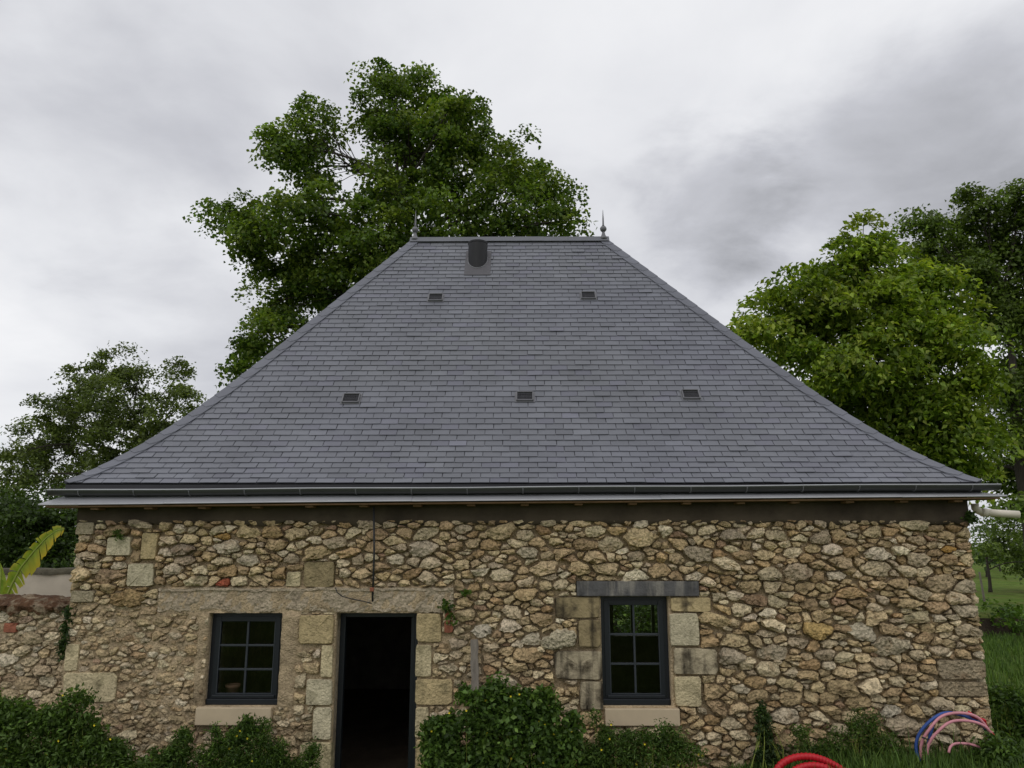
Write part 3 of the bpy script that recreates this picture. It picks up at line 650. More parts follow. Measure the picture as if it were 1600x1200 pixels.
# hip slates: overlapping pieces lying along each hip
def hip(fA, sideA, fB, sideB, wd=0.155, shade=1.0):
    ns = 30
    for k in range(ns):
        r0, r1 = k/ns, (k+1.28)/ns; r1 = min(r1, 1.0); V = []; m = 5
        for a, r in enumerate(np.linspace(r0, r1, m)):
            w = a/(m-1); n = 0.030*(1-w)+0.021*w
            for f, sd_, sgn in ((fA, sideA, 1), (fB, sideB, -1)):
                q = float(np.interp(r, f.r, f.s)); t = f.tl(r) if sd_ == 'l' else f.tr(r); dirn = 1 if sd_ == 'l' else -1
                bow = 0.028*math.sin(math.pi*min(1, w*1.0))*0
                wl = wd*(1-0.0*w)
                V += [f.P(t+dirn*wl, q+(0.02 if a == 0 else 0), n*0.95), f.P(t+dirn*wl*0.5, q-(0.022 if a == 0 else 0), n)]
            r_ = fA; q = float(np.interp(r, fA.r, fA.s)); t = fA.tl(r) if sideA == 'l' else fA.tr(r); p = fA.P(t, q, 0); V.append(p+np.array([0, 0, n*1.35]))
        F = []
        for a in range(m-1):
            o = a*5; o2 = o+5
            F += [(o, o+1, o2+1, o2), (o+1, o+4, o2+4, o2+1), (o+4, o+3, o2+3, o2+4), (o+3, o+2, o2+2, o2+3)]
        nV = len(V); V2 = [np.array(p)-np.array([0, 0, 0.009]) for p in V]
        bd = [0, 1, 4, 3, 2]+[5*a+2 for a in range(1, m)]+[5*(m-1)+i for i in (3, 4, 1, 0)]+[5*a for a in range(m-2, 0, -1)]
        F2 = [tuple(i+nV for i in reversed(q)) for q in F]+[(bd[i], bd[i]+nV, bd[(i+1) % len(bd)]+nV, bd[(i+1) % len(bd)]) for i in range(len(bd))]
        g = 1+0.06*srng.normal(); mb = MB(); mb.add(V+V2, F+F2, np.array((0.116, 0.121, 0.145))*g); mb.build('hip_slate', 'slate', roof)
hip(front, 'l', left, 'r'); hip(front, 'r', right, 'l')
# ridge capping
mb = MB(); rr_ = [(-0.15, -0.155), (-0.12, -0.105), (-0.025, 0.012), (0.025, 0.012), (0.12, -0.105), (0.15, -0.155)]
def ridge_piece(xa, xb, lift):
    prof = [(-0.105, -0.088), (-0.085, -0.064), (-0.028, 0.018), (0.028, 0.018), (0.085, -0.064), (0.105, -0.088)]
    m1 = MB(); V = [(x, RY+y, RZ+z+0.025+lift) for x in (xa, xb) for y, z in prof]+[(x, RY+y*0.97, RZ+z+0.019+lift) for x in (xa, xb) for y, z in prof]
    F = [(i, i+6, i+7, i+1) for i in range(5)]+[(i+12, i+13, i+19, i+18) for i in range(5)]+[(i, i+1, i+13, i+12) for i in range(5)]+[(i+6, i+18, i+19, i+7) for i in range(5)]+[(0, 12, 18, 6), (5, 11, 23, 17)]
    m1.add(V, F); m1.build('ridge_capping', 'ridge_zinc', roof)
nr = 3
for k in range(nr):
    xa = RX0-0.05+(RX1-RX0+0.1)*k/nr; xb = RX0-0.05+(RX1-RX0+0.1)*(k+1)/nr+0.03; ridge_piece(xa, min(xb, RX1+0.06), 0.003*(k % 2))
# finials
for px, X in ((648, RX0+0.03), (940, RX1-0.03)):
    fz = RZ+0.02
    m1 = MB(); m1.lathe((X, RY, fz), [(0.085, -0.03), (0.07, 0.01), (0.04, 0.045), (0.026, 0.09), (0.022, 0.125)], 14); fin = m1.build('finial', 'zinc_dark', house, smooth=True)
    m1 = MB(); m1.lathe((X, RY, fz), [(0.018, 0.118)]+[(0.058*math.sin(a), 0.172-0.058*math.cos(a)) for a in np.linspace(0.35, 2.85, 9)]+[(0.016, 0.235)], 16); m1.build('finial_ball', 'zinc_dark', fin, smooth=True)
    m1 = MB(); m1.lathe((X, RY, fz), [(0.022, 0.232), (0.016, 0.25), (0.013, 0.36), (0.003, 0.53)], 10); m1.build('finial_spike', 'zinc_dark', fin, smooth=True)
def roof_px(px, py):
    t, q = 5.2, 3.0
    for _ in range(25):
        b = PROJ(front.P(t, q)); dt = (PROJ(front.P(t+0.01, q))-b)/0.01; dq = (PROJ(front.P(t, q+0.01))-b)/0.01
        dlt = np.linalg.solve(np.stack([dt, dq], 1), np.array([px, py])-b); t += dlt[0]; q += dlt[1]
    return t, q
# roof ventilators
for px, py in ((681, 467), (919, 464), (549, 625), (820, 622), (1079, 619)):
    t, q = roof_px(px, py); w = 0.112; m1 = MB(); h0 = 0.088
    def PP(a, b, n): return front.P(t+a, q+b, n)
    # hood: side cheeks, top sheet and rim
    def bx(a0, a1, b0, b1, n0, n1, mm):
        mm.add([PP(a0,b0,n0),PP(a1,b0,n0),PP(a1,b1,n0),PP(a0,b1,n0),PP(a0,b0,n1),PP(a1,b0,n1),PP(a1,b1,n1),PP(a0,b1,n1)], [(3,2,1,0),(4,5,6,7),(0,1,5,4),(1,2,6,5),(2,3,7,6),(3,0,4,7)])
    bx(-w-0.02, w+0.02, -h0-0.015, h0+0.02, 0.0135, 0.0175, m1)
    bx(-w, -w+0.012, -h0, h0, 0.0178, 0.045, m1); bx(w-0.012, w, -h0, h0, 0.0178, 0.045, m1); bx(-w+0.0122, w-0.0122, h0-0.014, h0, 0.0178, 0.052, m1); bx(-w+0.0122, w-0.0122, -h0, -h0+0.014, 0.0178, 0.038, m1)
    vt = m1.build('roof_ventilator', 'zinc_dark', house)
    m2 = MB()
    for k in range(4): b = -h0+0.026+k*0.036; bx(-w+0.0125, w-0.0125, b, b+0.017, 0.028, 0.034, m2)
    for k in range(9): a = -w+0.022+k*0.0215; bx(a, a+0.006, -h0+0.0145, h0-0.0145, 0.0342, 0.0372, m2)
    m2.build('grille', 'slate_deck', vt)
# flue with flashing
t, q = roof_px(745.5, 421); b = front.P(t, q); top = W(745.5, 379, b[1]+0.14)[2]
m1 = MB(); n = 28; rad = 0.158; cx, cy = b[0], b[1]+0.155; m1.lathe((cx, cy, 0), [(rad, b[2]-0.35), (rad, top-0.03), (rad*1.04, top-0.028), (rad*1.04, top), (rad*0.93, top), (rad*0.92, top-0.25)], n); fl_ = m1.build('flue_pipe', 'flue', house, smooth=False)
m1 = MB(); t_l, q_l = roof_px(725, 431); t_r, _ = roof_px(766, 431); _, q_t = roof_px(745, 394)
def quadp(t0_, t1_, q0_, q1_, n0, n1):
    return [front.P(t0_, q0_, n0), front.P(t1_, q0_, n0), front.P(t1_, q1_, n1), front.P(t0_, q1_, n1)]
A = quadp(t_l, t_r, q_l, q_t, 0.020, 0.022); B = quadp(t_l, t_r, q_l, q_t, 0.014, 0.014); m1.add(A+B, [(0,1,2,3),(7,6,5,4),(0,4,5,1),(1,5,6,2),(2,6,7,3),(3,7,4,0)])
m1.build('flashing', 'flash', fl_)
m1 = MB()
m1.tube([(cx+1.12*rad*math.cos(a), cy+1.05*rad*math.sin(a), 0) for a in np.linspace(0, 0.01, 2)], 0.001, 4) if False else None
ring = []; 
for k in range(33):
    a = 2*math.pi*k/32; X_, Y_ = cx+rad*1.03*math.cos(a), cy+rad*1.03*math.sin(a); r_ = (Y_-EY)/RUN; ring.append((X_, Y_, EZ+float(zprof(r_))+0.03))
m1.tube(ring, 0.012, 6); m1.build('collar', 'zinc_dark', fl_, smooth=True)

# ------------------------------------------------------------------ eaves: sloping zinc strip, gutter, soffit
yo, zo = -0.262, W(800, 780, -0.262)[2]; zi = zo+0.062
mb = MB(); cuts = [EX0-0.165, -3.95, -1.2, 1.55, 4.2, EX1+0.165]
ys_i = -0.12
strip_parent = None
for k in range(5):
    xa, xb = cuts[k]+(0.0 if k == 0 else 0.0015), cuts[k+1]-(0.0 if k == 4 else 0.0015)
    ia = EX0+0.02 if k == 0 else xa; ib = EX1-0.02 if k == 4 else xb
    sag = lambda x: 0.0078*x-0.006*float(sstep(-1.5, -5.2, x))
    m1 = MB(); n_ = 6; V = []
    for i in range(n_+1):
        w = i/n_; xo = xa+(xb-xa)*w; xi = ia+(ib-ia)*w; s_ = sag(xo); lap = 0.002*(k % 2)
        V += [(xi, ys_i, zi+s_*0.4+lap), (xo, yo, zo+s_+lap), (xo, yo-0.003, zo+s_-0.012+lap), (xo, yo+0.012, zo+s_-0.016+lap), (xi, ys_i, zi-0.02+s_*0.4+lap)]
    F = [(i*5+j, i*5+j+1, (i+1)*5+j+1, (i+1)*5+j) for i in range(n_) for j in range(4)]+[(0, 4, 3, 2, 1), tuple(n_*5+j for j in range(5))]
    m1.add(V, F); m1.build('eaves_flashing', 'zinc', house)
# returns of the strip along both hip ends
for s_ in (-1, 1):
    X0 = (EX0-0.165) if s_ < 0 else (EX1+0.165); Xi = X0-s_*0.185; sg = sag(X0)
    m1 = MB(); m1.add([(X0, yo, zo+sg-0.001), (X0, YB2+0.18, zo), (Xi, YB2, zi), (Xi, ys_i, zi+sg*0.4-0.001), (X0, yo, zo-0.016+sg), (X0, YB2+0.18, zo-0.016), (Xi, YB2, zi-0.02), (Xi, ys_i, zi-0.02+sg*0.4)], [(0,1,2,3),(7,6,5,4),(0,4,5,1),(1,5,6,2),(2,6,7,3),(3,7,4,0)])
    m1.build('eaves_flashing', 'zinc', house)
# gutter: rolled front edge, round belly, standing on the strip
gy0, gz0 = -0.175, zi+0.050; gx0, gx1 = EX0-0.105, EX1+0.13
prof = [(0.060*math.cos(a), 0.056*math.sin(a)) for a in np.linspace(math.pi, 2*math.pi, 12)]
prof = [(p[0], p[1]) for p in prof]; prof[0] = (-0.060, 0.004)
nxs = 26; xs = np.linspace(gx0, gx1, nxs); V = []; m = len(prof)
for x in xs:
    s_ = 0.0055*x+0.003*math.sin(x*2.1)
    V += [(x, gy0+p[0], gz0+p[1]+s_+0.016) for p in prof]+[(x, gy0+p[0]*0.94, gz0+p[1]*0.94+s_+0.016) for p in prof]
F = []
for i in range(nxs-1):
    o, o2 = i*2*m, (i+1)*2*m
    F += [(o+j, o2+j, o2+j+1, o+j+1) for j in range(m-1)]+[(o+m+j, o+m+j+1, o2+m+j+1, o2+m+j) for j in range(m-1)]
F += [tuple(range(m)), tuple((nxs-1)*2*m+j for j in range(m-1, -1, -1))]
mb = MB(); mb.add(V, F); gut = mb.build('gutter', 'gutter', house, smooth=True, label='dark half round gutter along the eaves')
mb = MB(); mb.tube([(x, gy0-0.060, gz0+0.022+0.0055*x+0.003*math.sin(x*2.1)) for x in xs], 0.0085, 8); mb.build('rolled_edge', 'zinc', gut, smooth=True)
for x in np.arange(gx0+0.35, gx1, 0.62):
    s_ = 0.0055*x+0.003*math.sin(x*2.1); mb = MB(); rad_ = 1.055
    mb.tube([(x, gy0+p[0]*rad_, gz0+p[1]*rad_+s_+0.016) for p in prof], 0.0065, 5); mb.build('gutter_bracket', 'zinc_dark', gut)
# board behind the gutter, soffit and rafter feet
mb = MB(); mb.box((EX0+0.03, -0.118, zi-0.03), (EX1-0.03, -0.098, EZ-0.012)); mb.build('fascia_board', 'slate_deck', house)
xa, xb = EX0-0.10, EX1+0.10; za, zb = zo-0.022+sag(xa), zo-0.022+sag(xb)
mb = MB(); mb.add([(xa, yo+0.03, za-0.016), (xb, yo+0.03, zb-0.016), (xb, 0.06, zb-0.016), (xa, 0.06, za-0.016), (xa, yo+0.03, za), (xb, yo+0.03, zb), (xb, 0.06, zb), (xa, 0.06, za)], [(3,2,1,0),(4,5,6,7),(0,1,5,4),(1,2,6,5),(2,3,7,6),(3,0,4,7)]); mb.build('soffit', 'timber', house)
for x in np.arange(-4.75, 5.0, 0.6):
    z_ = zo-0.040+sag(x); mb = MB(); mb.box((x-0.045, yo+0.07+random.uniform(0, 0.03), z_-0.026), (x+0.045, 0.0, z_), 0.004); mb.build('rafter_foot', 'timber', house)
# white downpipe at the right corner
a = W(1521, 792, 0.12); mb = MB(); p0 = np.array((a[0]+0.03, 0.14, zo-0.03)); c0 = W(1526, 800, 0.14); c1 = W(1592, 804, 0.10)
path = [p0, p0+np.array((0, 0, -0.05)), (c0[0]+0.01, 0.14, c0[2]+0.02), (c0[0]+0.05, 0.14, c0[2]), tuple(c0+(c1-c0)*0.4), tuple(c1)]
mb.tube(path, 0.042, 14); dp = mb.build('downpipe', 'pvc', house, smooth=True, label='cream plastic rainwater pipe sticking out sideways')
mb = MB(); dpd = np.array(c1)-np.array(c0); dpd /= np.linalg.norm(dpd); mb.tube([tuple(np.array(c0)+dpd*0.05), tuple(np.array(c0)+dpd*0.11)], 0.048, 14); mb.build('pipe_socket', 'pvc', dp, smooth=True)

# ------------------------------------------------------------------ things on and against the front wall
a = W(584, 792, -0.10); b_ = W(582, 940, -0.09)
mb = MB(); mb.tube([tuple(a), tuple((a+b_)/2+np.array((0.012, 0, 0))), tuple(b_)], 0.011, 6); cb = mb.build('hanging_cable', 'cable', None, smooth=True)
cb['label'] = 'dark cable hanging from the eaves down to the concrete lintel'; cb['category'] = 'cable'
pts = [W(x, y, -0.075) for x, y in ((524, 918), (527, 926), (535, 932), (550, 936), (566, 939), (581, 943))]
mb = MB(); mb.tube([tuple(p) for p in pts], 0.006, 5); cb = mb.build('thin_wire', 'cable', None, smooth=True); cb['label'] = 'thin black wire drooping across the rough concrete lintel'; cb['category'] = 'wire'
c = W(581, 921, -0.10); mb = MB(); mb.box((c[0]-0.022, -0.115, c[2]-0.022), (c[0]+0.022, -0.085, c[2]+0.022), 0.006); o = mb.build('cable_tag', 'brick', None); o['label'] = 'small orange tag on the hanging cable'; o['category'] = 'tag'
# weathered stake
p1 = W(741, 1000, -0.13); p2 = W(743, 1110, -0.20); mb = MB(); n = 10
V = []; 
for i in range(n):
    w = i/(n-1); c = p1*(1-w)+p2*w; c = c+np.array((0, 0, 0)); hw = 0.040+0.004*math.sin(i*2.3)
    if i == n-1: c[2] = 0.0; c[1] = -0.26
    tp = 0.012*math.sin(i*1.7)*0.3
    V += [(c[0]-hw+tp, c[1]-0.03, c[2]), (c[0]+hw+tp, c[1]-0.03, c[2]+(0.012 if i == 0 else 0)), (c[0]+hw+tp, c[1]+0.025, c[2]), (c[0]-hw+tp, c[1]+0.025, c[2])]
F = [(i*4+j, i*4+(j+1) % 4, (i+1)*4+(j+1) % 4, (i+1)*4+j) for i in range(n-1) for j in range(4)]+[(3, 2, 1, 0), tuple((n-1)*4+j for j in range(4))]
mb.add(V, F); o = mb.build('wooden_stake', 'old_wood', None); o['label'] = 'weathered grey wooden stake leaning upright against the stone wall'; o['category'] = 'stake'
# brick shards set in the wall
for (x0_, y0_, x1_, y1_, lb) in ((695, 955, 706, 968, 'upper'), (694, 969, 708, 989, 'lower')):
    r = R(x0_, y0_, x1_, y1_, -0.04); Vs, Fs = stone_mesh([(r[0], r[2]), (r[1], r[2]), (r[1], r[3]), (r[0], r[3])], 0.05, rng, flat=True, sink=0.05, n=14)
    mb = MB(); mb.add(proud(Vs), Fs); mb.build('brick_shard', 'brick', house)

# ------------------------------------------------------------------ garden wall on the left
gw = thing('garden_wall', 'low rubble garden wall with rusty brown capping joining the house corner', 'wall', (-6.3, 0.12, 0.0))
GY0 = 0.16; GX0, GX1, GZT = -8.4, -5.03, W(50, 949, GY0)[2]
xs = np.linspace(GX0, GX1, 100); zs = np.linspace(-0.2, GZT, 60); X, Z = np.meshgrid(xs, zs); D = -0.005+0.02*fbm(X, Z, 6, 4)
V = np.stack([X, GY0-D, Z], -1).reshape(-1, 3); ii = np.arange(len(V)).reshape(X.shape)
gm = big_mesh('mortar', V, np.stack([ii[:-1, :-1], ii[:-1, 1:], ii[1:, 1:], ii[1:, :-1]], -1).reshape(-1, 4), 'mortar', gw, smooth=True)
mb = MB(); mb.box((GX0, GY0+0.035, -0.2), (GX1+0.005, GY0+0.40, GZT)); mb.build('wall_core', 'mortar', gw)
GB = R(0, 973, 29, 988, GY0)
st = pack(GX0, GX1-0.03, 0.3, GZT, [GB], [], rng, small=lambda u, v: 0.86); nb = 0; rest = MB()
for poly, ar, tag in sorted(st, key=lambda q: -q[1]):
    Vs, Fs = stone_mesh(poly, 0.018+0.03*rng.uniform(), rng); c = stone_col(rng)*0.75+np.array((0.46, 0.41, 0.34))*0.28; P_ = [(p[0], GY0-p[2], p[1]) for p in Vs]
    if max(p[0] for p in poly) > -6.25 and nb < 150: mb = MB(); mb.add(P_, Fs, c); mb.build('stone', 'rubble', gw, smooth=True); nb += 1
    else: rest.add(P_, Fs, c)
rest.build('more_stones', 'rubble', gw, smooth=True, kind='stuff')
Vs, Fs = stone_mesh([(GB[0]+.05, GB[2]), (GB[1], GB[2]), (GB[1], GB[3]), (GB[0]+.05, GB[3])], 0.03, rng, flat=True, n=18); mb = MB(); mb.add([(p[0], GY0-p[2], p[1]) for p in Vs], Fs); mb.build('brick', 'brick', gw)
# mortared capping with a ragged drip edge
n = 160; xs = np.linspace(GX0, GX1-0.01, n); V = []
zt = W(50, 938, GY0)[2]
for x in xs:
    f_ = lambda k, s=14: 1.4*float(fbm(x, k*3.1, s, 5)); drop = 0.10*float(sstep(-5.55, -5.05, x))
    V += [(x, GY0-0.045+0.015*f_(1), GZT-0.055-0.03*f_(2)), (x, GY0-0.075+0.015*f_(3), GZT+0.01+0.02*f_(4)), (x, GY0-0.06+0.012*f_(5), zt-0.05+0.015*f_(6)-drop*0.4), (x, GY0+0.02, zt+0.012*f_(7)-drop*0.5), (x, GY0+0.25, zt+0.05+0.012*f_(8)-drop*0.5), (x, GY0+0.46, zt-0.04), (x, GY0+0.46, GZT-0.06)]
F = [(i*7+j, (i+1)*7+j, (i+1)*7+j+1, i*7+j+1) for i in range(n-1) for j in range(6)]+[tuple(range(7)), tuple((n-1)*7+j for j in range(6, -1, -1))]
mb = MB(); mb.add(V, F); mb.build('capping', 'cap', gw, smooth=True)
# rendered wall further back
cw = thing('rendered_wall', 'plain grey rendered wall with mossy top behind the garden wall', 'wall', (-8.0, 3.0, 0))
zt = W(60, 887, 3.0)[2]; mb = MB(); mb.box((-14, 3.0, -0.2), (-5.05, 3.25, zt-0.07), 0.01); mb.build('wall_face', 'concrete', cw)
n = 60; V = []
for x in np.linspace(-14, -5.04, n):
    g = float(fbm(x, 1.0, 5, 4)); V += [(x, 2.975+0.01*g, zt-0.09+0.015*g), (x, 2.97, zt-0.02+0.012*g), (x, 3.12, zt+0.012*g), (x, 3.28, zt-0.03)]
mb = MB(); mb.add(V, [(i*4+j, (i+1)*4+j, (i+1)*4+j+1, i*4+j+1) for i in range(n-1) for j in range(3)]); mb.build('wall_top', 'moss_edge', cw, smooth=True)

# ------------------------------------------------------------------ leaves and trees
def leaf_arrays(C, Nrm, Dirv, size, cols, wid=0.62, fold=0.12):
    """one folded leaf per row: base, left, tip, right"""
    n = len(C); Dirv = Dirv-Nrm*np.sum(Dirv*Nrm, 1, keepdims=True); Dirv /= np.linalg.norm(Dirv, axis=1, keepdims=True)+1e-9
    S = np.cross(Nrm, Dirv); sz = size[:, None]
    b = C-Dirv*sz*0.5; t = C+Dirv*sz*0.5-Nrm*sz*0.10; l = C+S*sz*wid*0.5+Nrm*sz*fold-Dirv*sz*0.06; r = C-S*sz*wid*0.5+Nrm*sz*fold-Dirv*sz*0.06
    V = np.stack([b, r, t, l], 1).reshape(-1, 3); o = np.arange(n)[:, None]*4
    F = np.concatenate([o+np.array([[0, 1, 2]]), o+np.array([[0, 2, 3]])], 1).reshape(-1, 3); return V, F, np.repeat(cols, 4, 0)
def unit(a): return a/(np.linalg.norm(a, axis=-1, keepdims=True)+1e-9)
def leaf_cloud(P, Out, rng, n_per, spread, size, pal, up=0.9, droop=0.5, wid=0.62, jitter=0.22, zsq=0.62):
    """leaves around every cluster centre P"""
    k = len(P); C = np.repeat(P, n_per, 0); O = np.repeat(Out, n_per, 0); m = len(C)
    sp = np.repeat(spread*rng.uniform(0.6, 1.35, (k, 1)), n_per, 0)
    C = C+np.clip(rng.normal(size=(m, 3)), -1.7, 1.7)*sp*np.array([1, 1, zsq])
    C[:, 2] -= 0.45*(1-zsq)*np.sum((C-np.repeat(P, n_per, 0))[:, :2]**2, 1)/sp[:, 0]
    Nrm = unit(rng.normal(size=(m, 3))*0.75+np.array([0, 0, up])+O*0.35); D = unit(rng.normal(size=(m, 3))*0.8+O*0.7-np.array([0, 0, droop]))
    sz = size*rng.uniform(0.6, 1.25, m); pal = np.asarray(pal)
    cl = rng.integers(0, len(pal), k); cl = np.repeat(cl, n_per); alt = rng.integers(0, len(pal), m); pick = np.where(rng.uniform(size=m) < 0.55, cl, alt)
    cols = pal[pick]*np.exp(rng.normal(size=(m, 1))*jitter)*np.repeat(np.exp(rng.normal(size=(k, 1))*0.16), n_per, 0)
    return leaf_arrays(C, Nrm, D, sz, np.clip(cols, 0, 0.6), wid)
def curve(a, b, bend, k=6):
    a, b = np.array(a, float), np.array(b, float); return [tuple(a+(b-a)*t+np.array(bend)*math.sin(math.pi*t)) for t in np.linspace(0, 1, k)]
def tree(name, label, cat, base, lobes, Y, dens, n_per, leaf, pal, r0, spread=0.32, thick=0.9, fork=0.38, shell=0.5, up=0.9, droop=0.5, wid=0.62, seed=1, group=None, lean=(0, 0), twig=True, lo=None, zsq=0.55):
    rng = np.random.default_rng(seed); base = np.array(base, float); base[2] = float(zground(base[0], base[1]))-0.1
    root = thing(name, label, cat, tuple(base), group)
    L_ = []
    for (px, py, rx, ry, *dy) in lobes:
        yy = Y+(dy[0] if dy else rng.uniform(-1, 1)*0.09*(Y+9)*thick*0.8); c = W(px, py, yy); d = (c-CAM)@_fw/FPX; L_.append((c, np.array([rx*d, max(rx, ry)*d*thick, ry*d])))
    topz = max(c[2] for c, _ in L_); tb = MB()
    cen = np.mean([c for c, _ in L_], 0); fk = base+np.array([lean[0]*0.5, lean[1]*0.5, (topz-base[2])*fork]); hi = np.array([cen[0]*0.6+fk[0]*0.4, cen[1]*0.6+fk[1]*0.4, topz-(topz-base[2])*0.22])
    trunk = curve(base, fk, (0.12*r0*3, 0, 0), 7)+curve(fk, hi, (0.2, 0.1, 0), 7)[1:]
    k = len(trunk); tb.tube(trunk, [r0*(1.25 if i == 0 else 1.0)*(1-0.88*(i/(k-1))**0.9) for i in range(k)], 9)
    PV = []; PO = []
    T = np.array(trunk)
    for c, rad in L_:
        cand = [i for i in range(2, k) if T[i][2] < c[2]-0.15*rad[2]] or [2]
        i = min(cand, key=lambda j: np.linalg.norm(T[j]-c)+1.2*(T[j][2]-T[2][2])*0.15); dist = np.linalg.norm(T[i]-c)
        rb = r0*(0.42*(1-i/k)+0.14)*min(1.0, 0.5+0.1*dist); limb = curve(T[i], c, (0, 0, -0.12*dist if c[2] > T[i][2]+0.5*dist else 0.10*dist), 6); tb.tube(limb, np.linspace(rb, max(rb*0.3, 0.02), 6), 6, False)
        area = rad[0]*rad[2]; n = max(4, int(dens*area)); U = unit(rng.normal(size=(n, 3))); rr = (shell+(1-shell)*rng.uniform(size=(n, 1))**0.6)
        U2 = U*(1+0.16*np.sin(5*U[:, :1]+rng.uniform(0, 6))*np.sin(6*U[:, 2:]+rng.uniform(0, 6)))
        P = c+U2*rad*rr
        if lo is not None:
            kp = P[:, 2] > lo; P = P[kp]; U = U[kp]
        PV.append(P); PO.append(U)
        if twig:
            for q in P[::2]:
                s_ = limb[rng.integers(2, 6)]; tb.tube(curve(s_, q, (0, 0, 0.06*np.linalg.norm(np.array(s_)-q)), 4), [max(rb*0.26, 0.016), 0.014, 0.010, 0.005], 4, False)
    P = np.concatenate(PV); O = np.concatenate(PO)
    V, F, C_ = leaf_cloud(P, O, rng, n_per, spread, leaf, pal, up, droop, wid, 0.22, zsq)
    tb.build('trunk', 'bark', root, smooth=True); big_mesh('crown', V, F, 'leaf', root, col=C_); return root
LAUREL = [(0.036, 0.070, 0.012), (0.055, 0.10, 0.014), (0.024, 0.048, 0.01)]
MAPLE = [(0.108, 0.168, 0.025), (0.082, 0.136, 0.022), (0.134, 0.196, 0.028), (0.062, 0.108, 0.020), (0.165, 0.216, 0.034)]
BRIGHT = [(0.175, 0.250, 0.026), (0.142, 0.214, 0.024), (0.210, 0.282, 0.032), (0.110, 0.174, 0.020), (0.250, 0.300, 0.040)]
DARK = [(0.104, 0.150, 0.030), (0.084, 0.126, 0.026), (0.130, 0.180, 0.036), (0.068, 0.104, 0.021)]
tree('maple_tree', 'tall dark green broadleaf tree rising right behind the slate roof', 'tree', (-3.0, 13.6, 0),
     [(485,195,42,45),(455,235,42,50),(498,262,32,48),(470,330,48,50),(612,132,44,30),(645,155,64,50),(588,180,36,42),(700,170,50,42),(735,195,28,42),(650,240,85,70),(612,290,52,52),(710,270,50,60),
      (800,245,38,45),(790,300,48,48),(840,280,38,42),(868,310,30,48),(890,345,16,30),(850,350,30,22),(368,335,44,32),(405,352,42,38),(400,375,36,34),(440,400,48,42),(510,380,60,60),(580,370,60,60),(690,345,75,45),(780,360,60,35),
      (480,460,60,50),(430,470,40,40),(540,450,60,60),(400,520,34,36),(375,560,30,32),(445,530,50,40),(620,440,80,60),(700,430,80,50)],
     14.0, 20, 145, 0.135, MAPLE, 0.33, spread=0.27, zsq=0.52, seed=21, fork=0.42, wid=0.8)
tree('chestnut_tree', 'dense rounded light green tree standing beside the right hip', 'tree', (10.2, 10.6, 0),
     [(1335,372,38,34),(1300,410,45,38),(1370,420,60,45),(1265,450,50,40),(1430,450,55,45),(1330,470,80,55),(1215,480,40,30),(1480,490,48,42),(1180,505,30,22),(1240,520,60,45),(1410,530,80,60),(1500,550,45,50),
      (1320,560,80,55),(1440,610,80,60),(1520,600,34,36),(1380,640,80,60),(1290,600,50,50),(1480,660,60,55),(1430,710,70,45),(1500,720,40,40),(1360,700,50,50)],
     10.8, 17, 230, 0.17, BRIGHT, 0.26, spread=0.36, zsq=0.33, seed=33, fork=0.33, up=1.0, droop=0.9, wid=0.55, shell=0.62)
tree('oak_tree', 'tall dark tree with heavy trunk behind the light green one', 'tree', (18.6, 20.5, 0),
     [(1530,318,28,30),(1448,355,32,28),(1465,390,36,32),(1520,370,40,40),(1592,320,25,28),(1600,370,50,50),(1560,420,55,45),(1500,430,45,40),(1660,350,60,70),(1620,460,60,55),(1560,490,50,45),(1590,550,50,45),(1680,480,70,90),(1560,600,40,35),(1640,610,60,60),(1570,670,34,34),(1600,740,40,30),(1548,735,26,24),(1660,720,60,50),(1575,790,34,20),(1700,620,60,80)],
     20.5, 17, 150, 0.19, DARK+[MAPLE[0]], 0.42, spread=0.38, seed=45, fork=0.40)
tree('ash_tree', 'airy grey green tree far behind the left eaves', 'tree', (-17.6, 31, 0),
     [(178,570,36,28),(215,590,30,30),(125,595,34,32),(150,620,40,36),(200,640,45,40),(275,590,25,28),(290,625,22,30),(260,640,30,36),(90,640,45,34),(120,670,50,36),(60,680,36,26),(30,705,30,22),(180,690,50,36),(245,690,36,36),(85,720,55,34),(30,745,32,24),(150,740,55,34),(210,735,40,30),(60,770,60,30)],
     31, 12, 115, 0.19, [(0.115, 0.150, 0.042), (0.094, 0.126, 0.036), (0.140, 0.175, 0.048), (0.076, 0.104, 0.030)], 0.30, spread=0.33, seed=52, fork=0.34)
tree('hazel_thicket', 'dark leafy thicket behind the rendered wall', 'thicket', (-11.8, 13, 0),
     [(20,800,60,40),(80,800,50,40),(115,825,40,45),(40,850,55,45),(95,870,50,40),(-40,820,60,60),(10,890,60,40)],
     13, 26, 120, 0.14, [(0.038,0.066,0.015),(0.048,0.082,0.017),(0.060,0.100,0.019)], 0.10, spread=0.30, seed=61, fork=0.25, shell=0.35)
tree('field_tree', 'small dark tree with bare trunk standing in the meadow', 'tree', (27.0, 38, 0),
     [(1590,815,34,24),(1562,840,26,20),(1600,850,40,26),(1575,872,34,18),(1612,880,30,18),(1549,862,16,10)],
     38, 7, 120, 0.22, DARK, 0.11, spread=0.42, seed=71, fork=0.5)
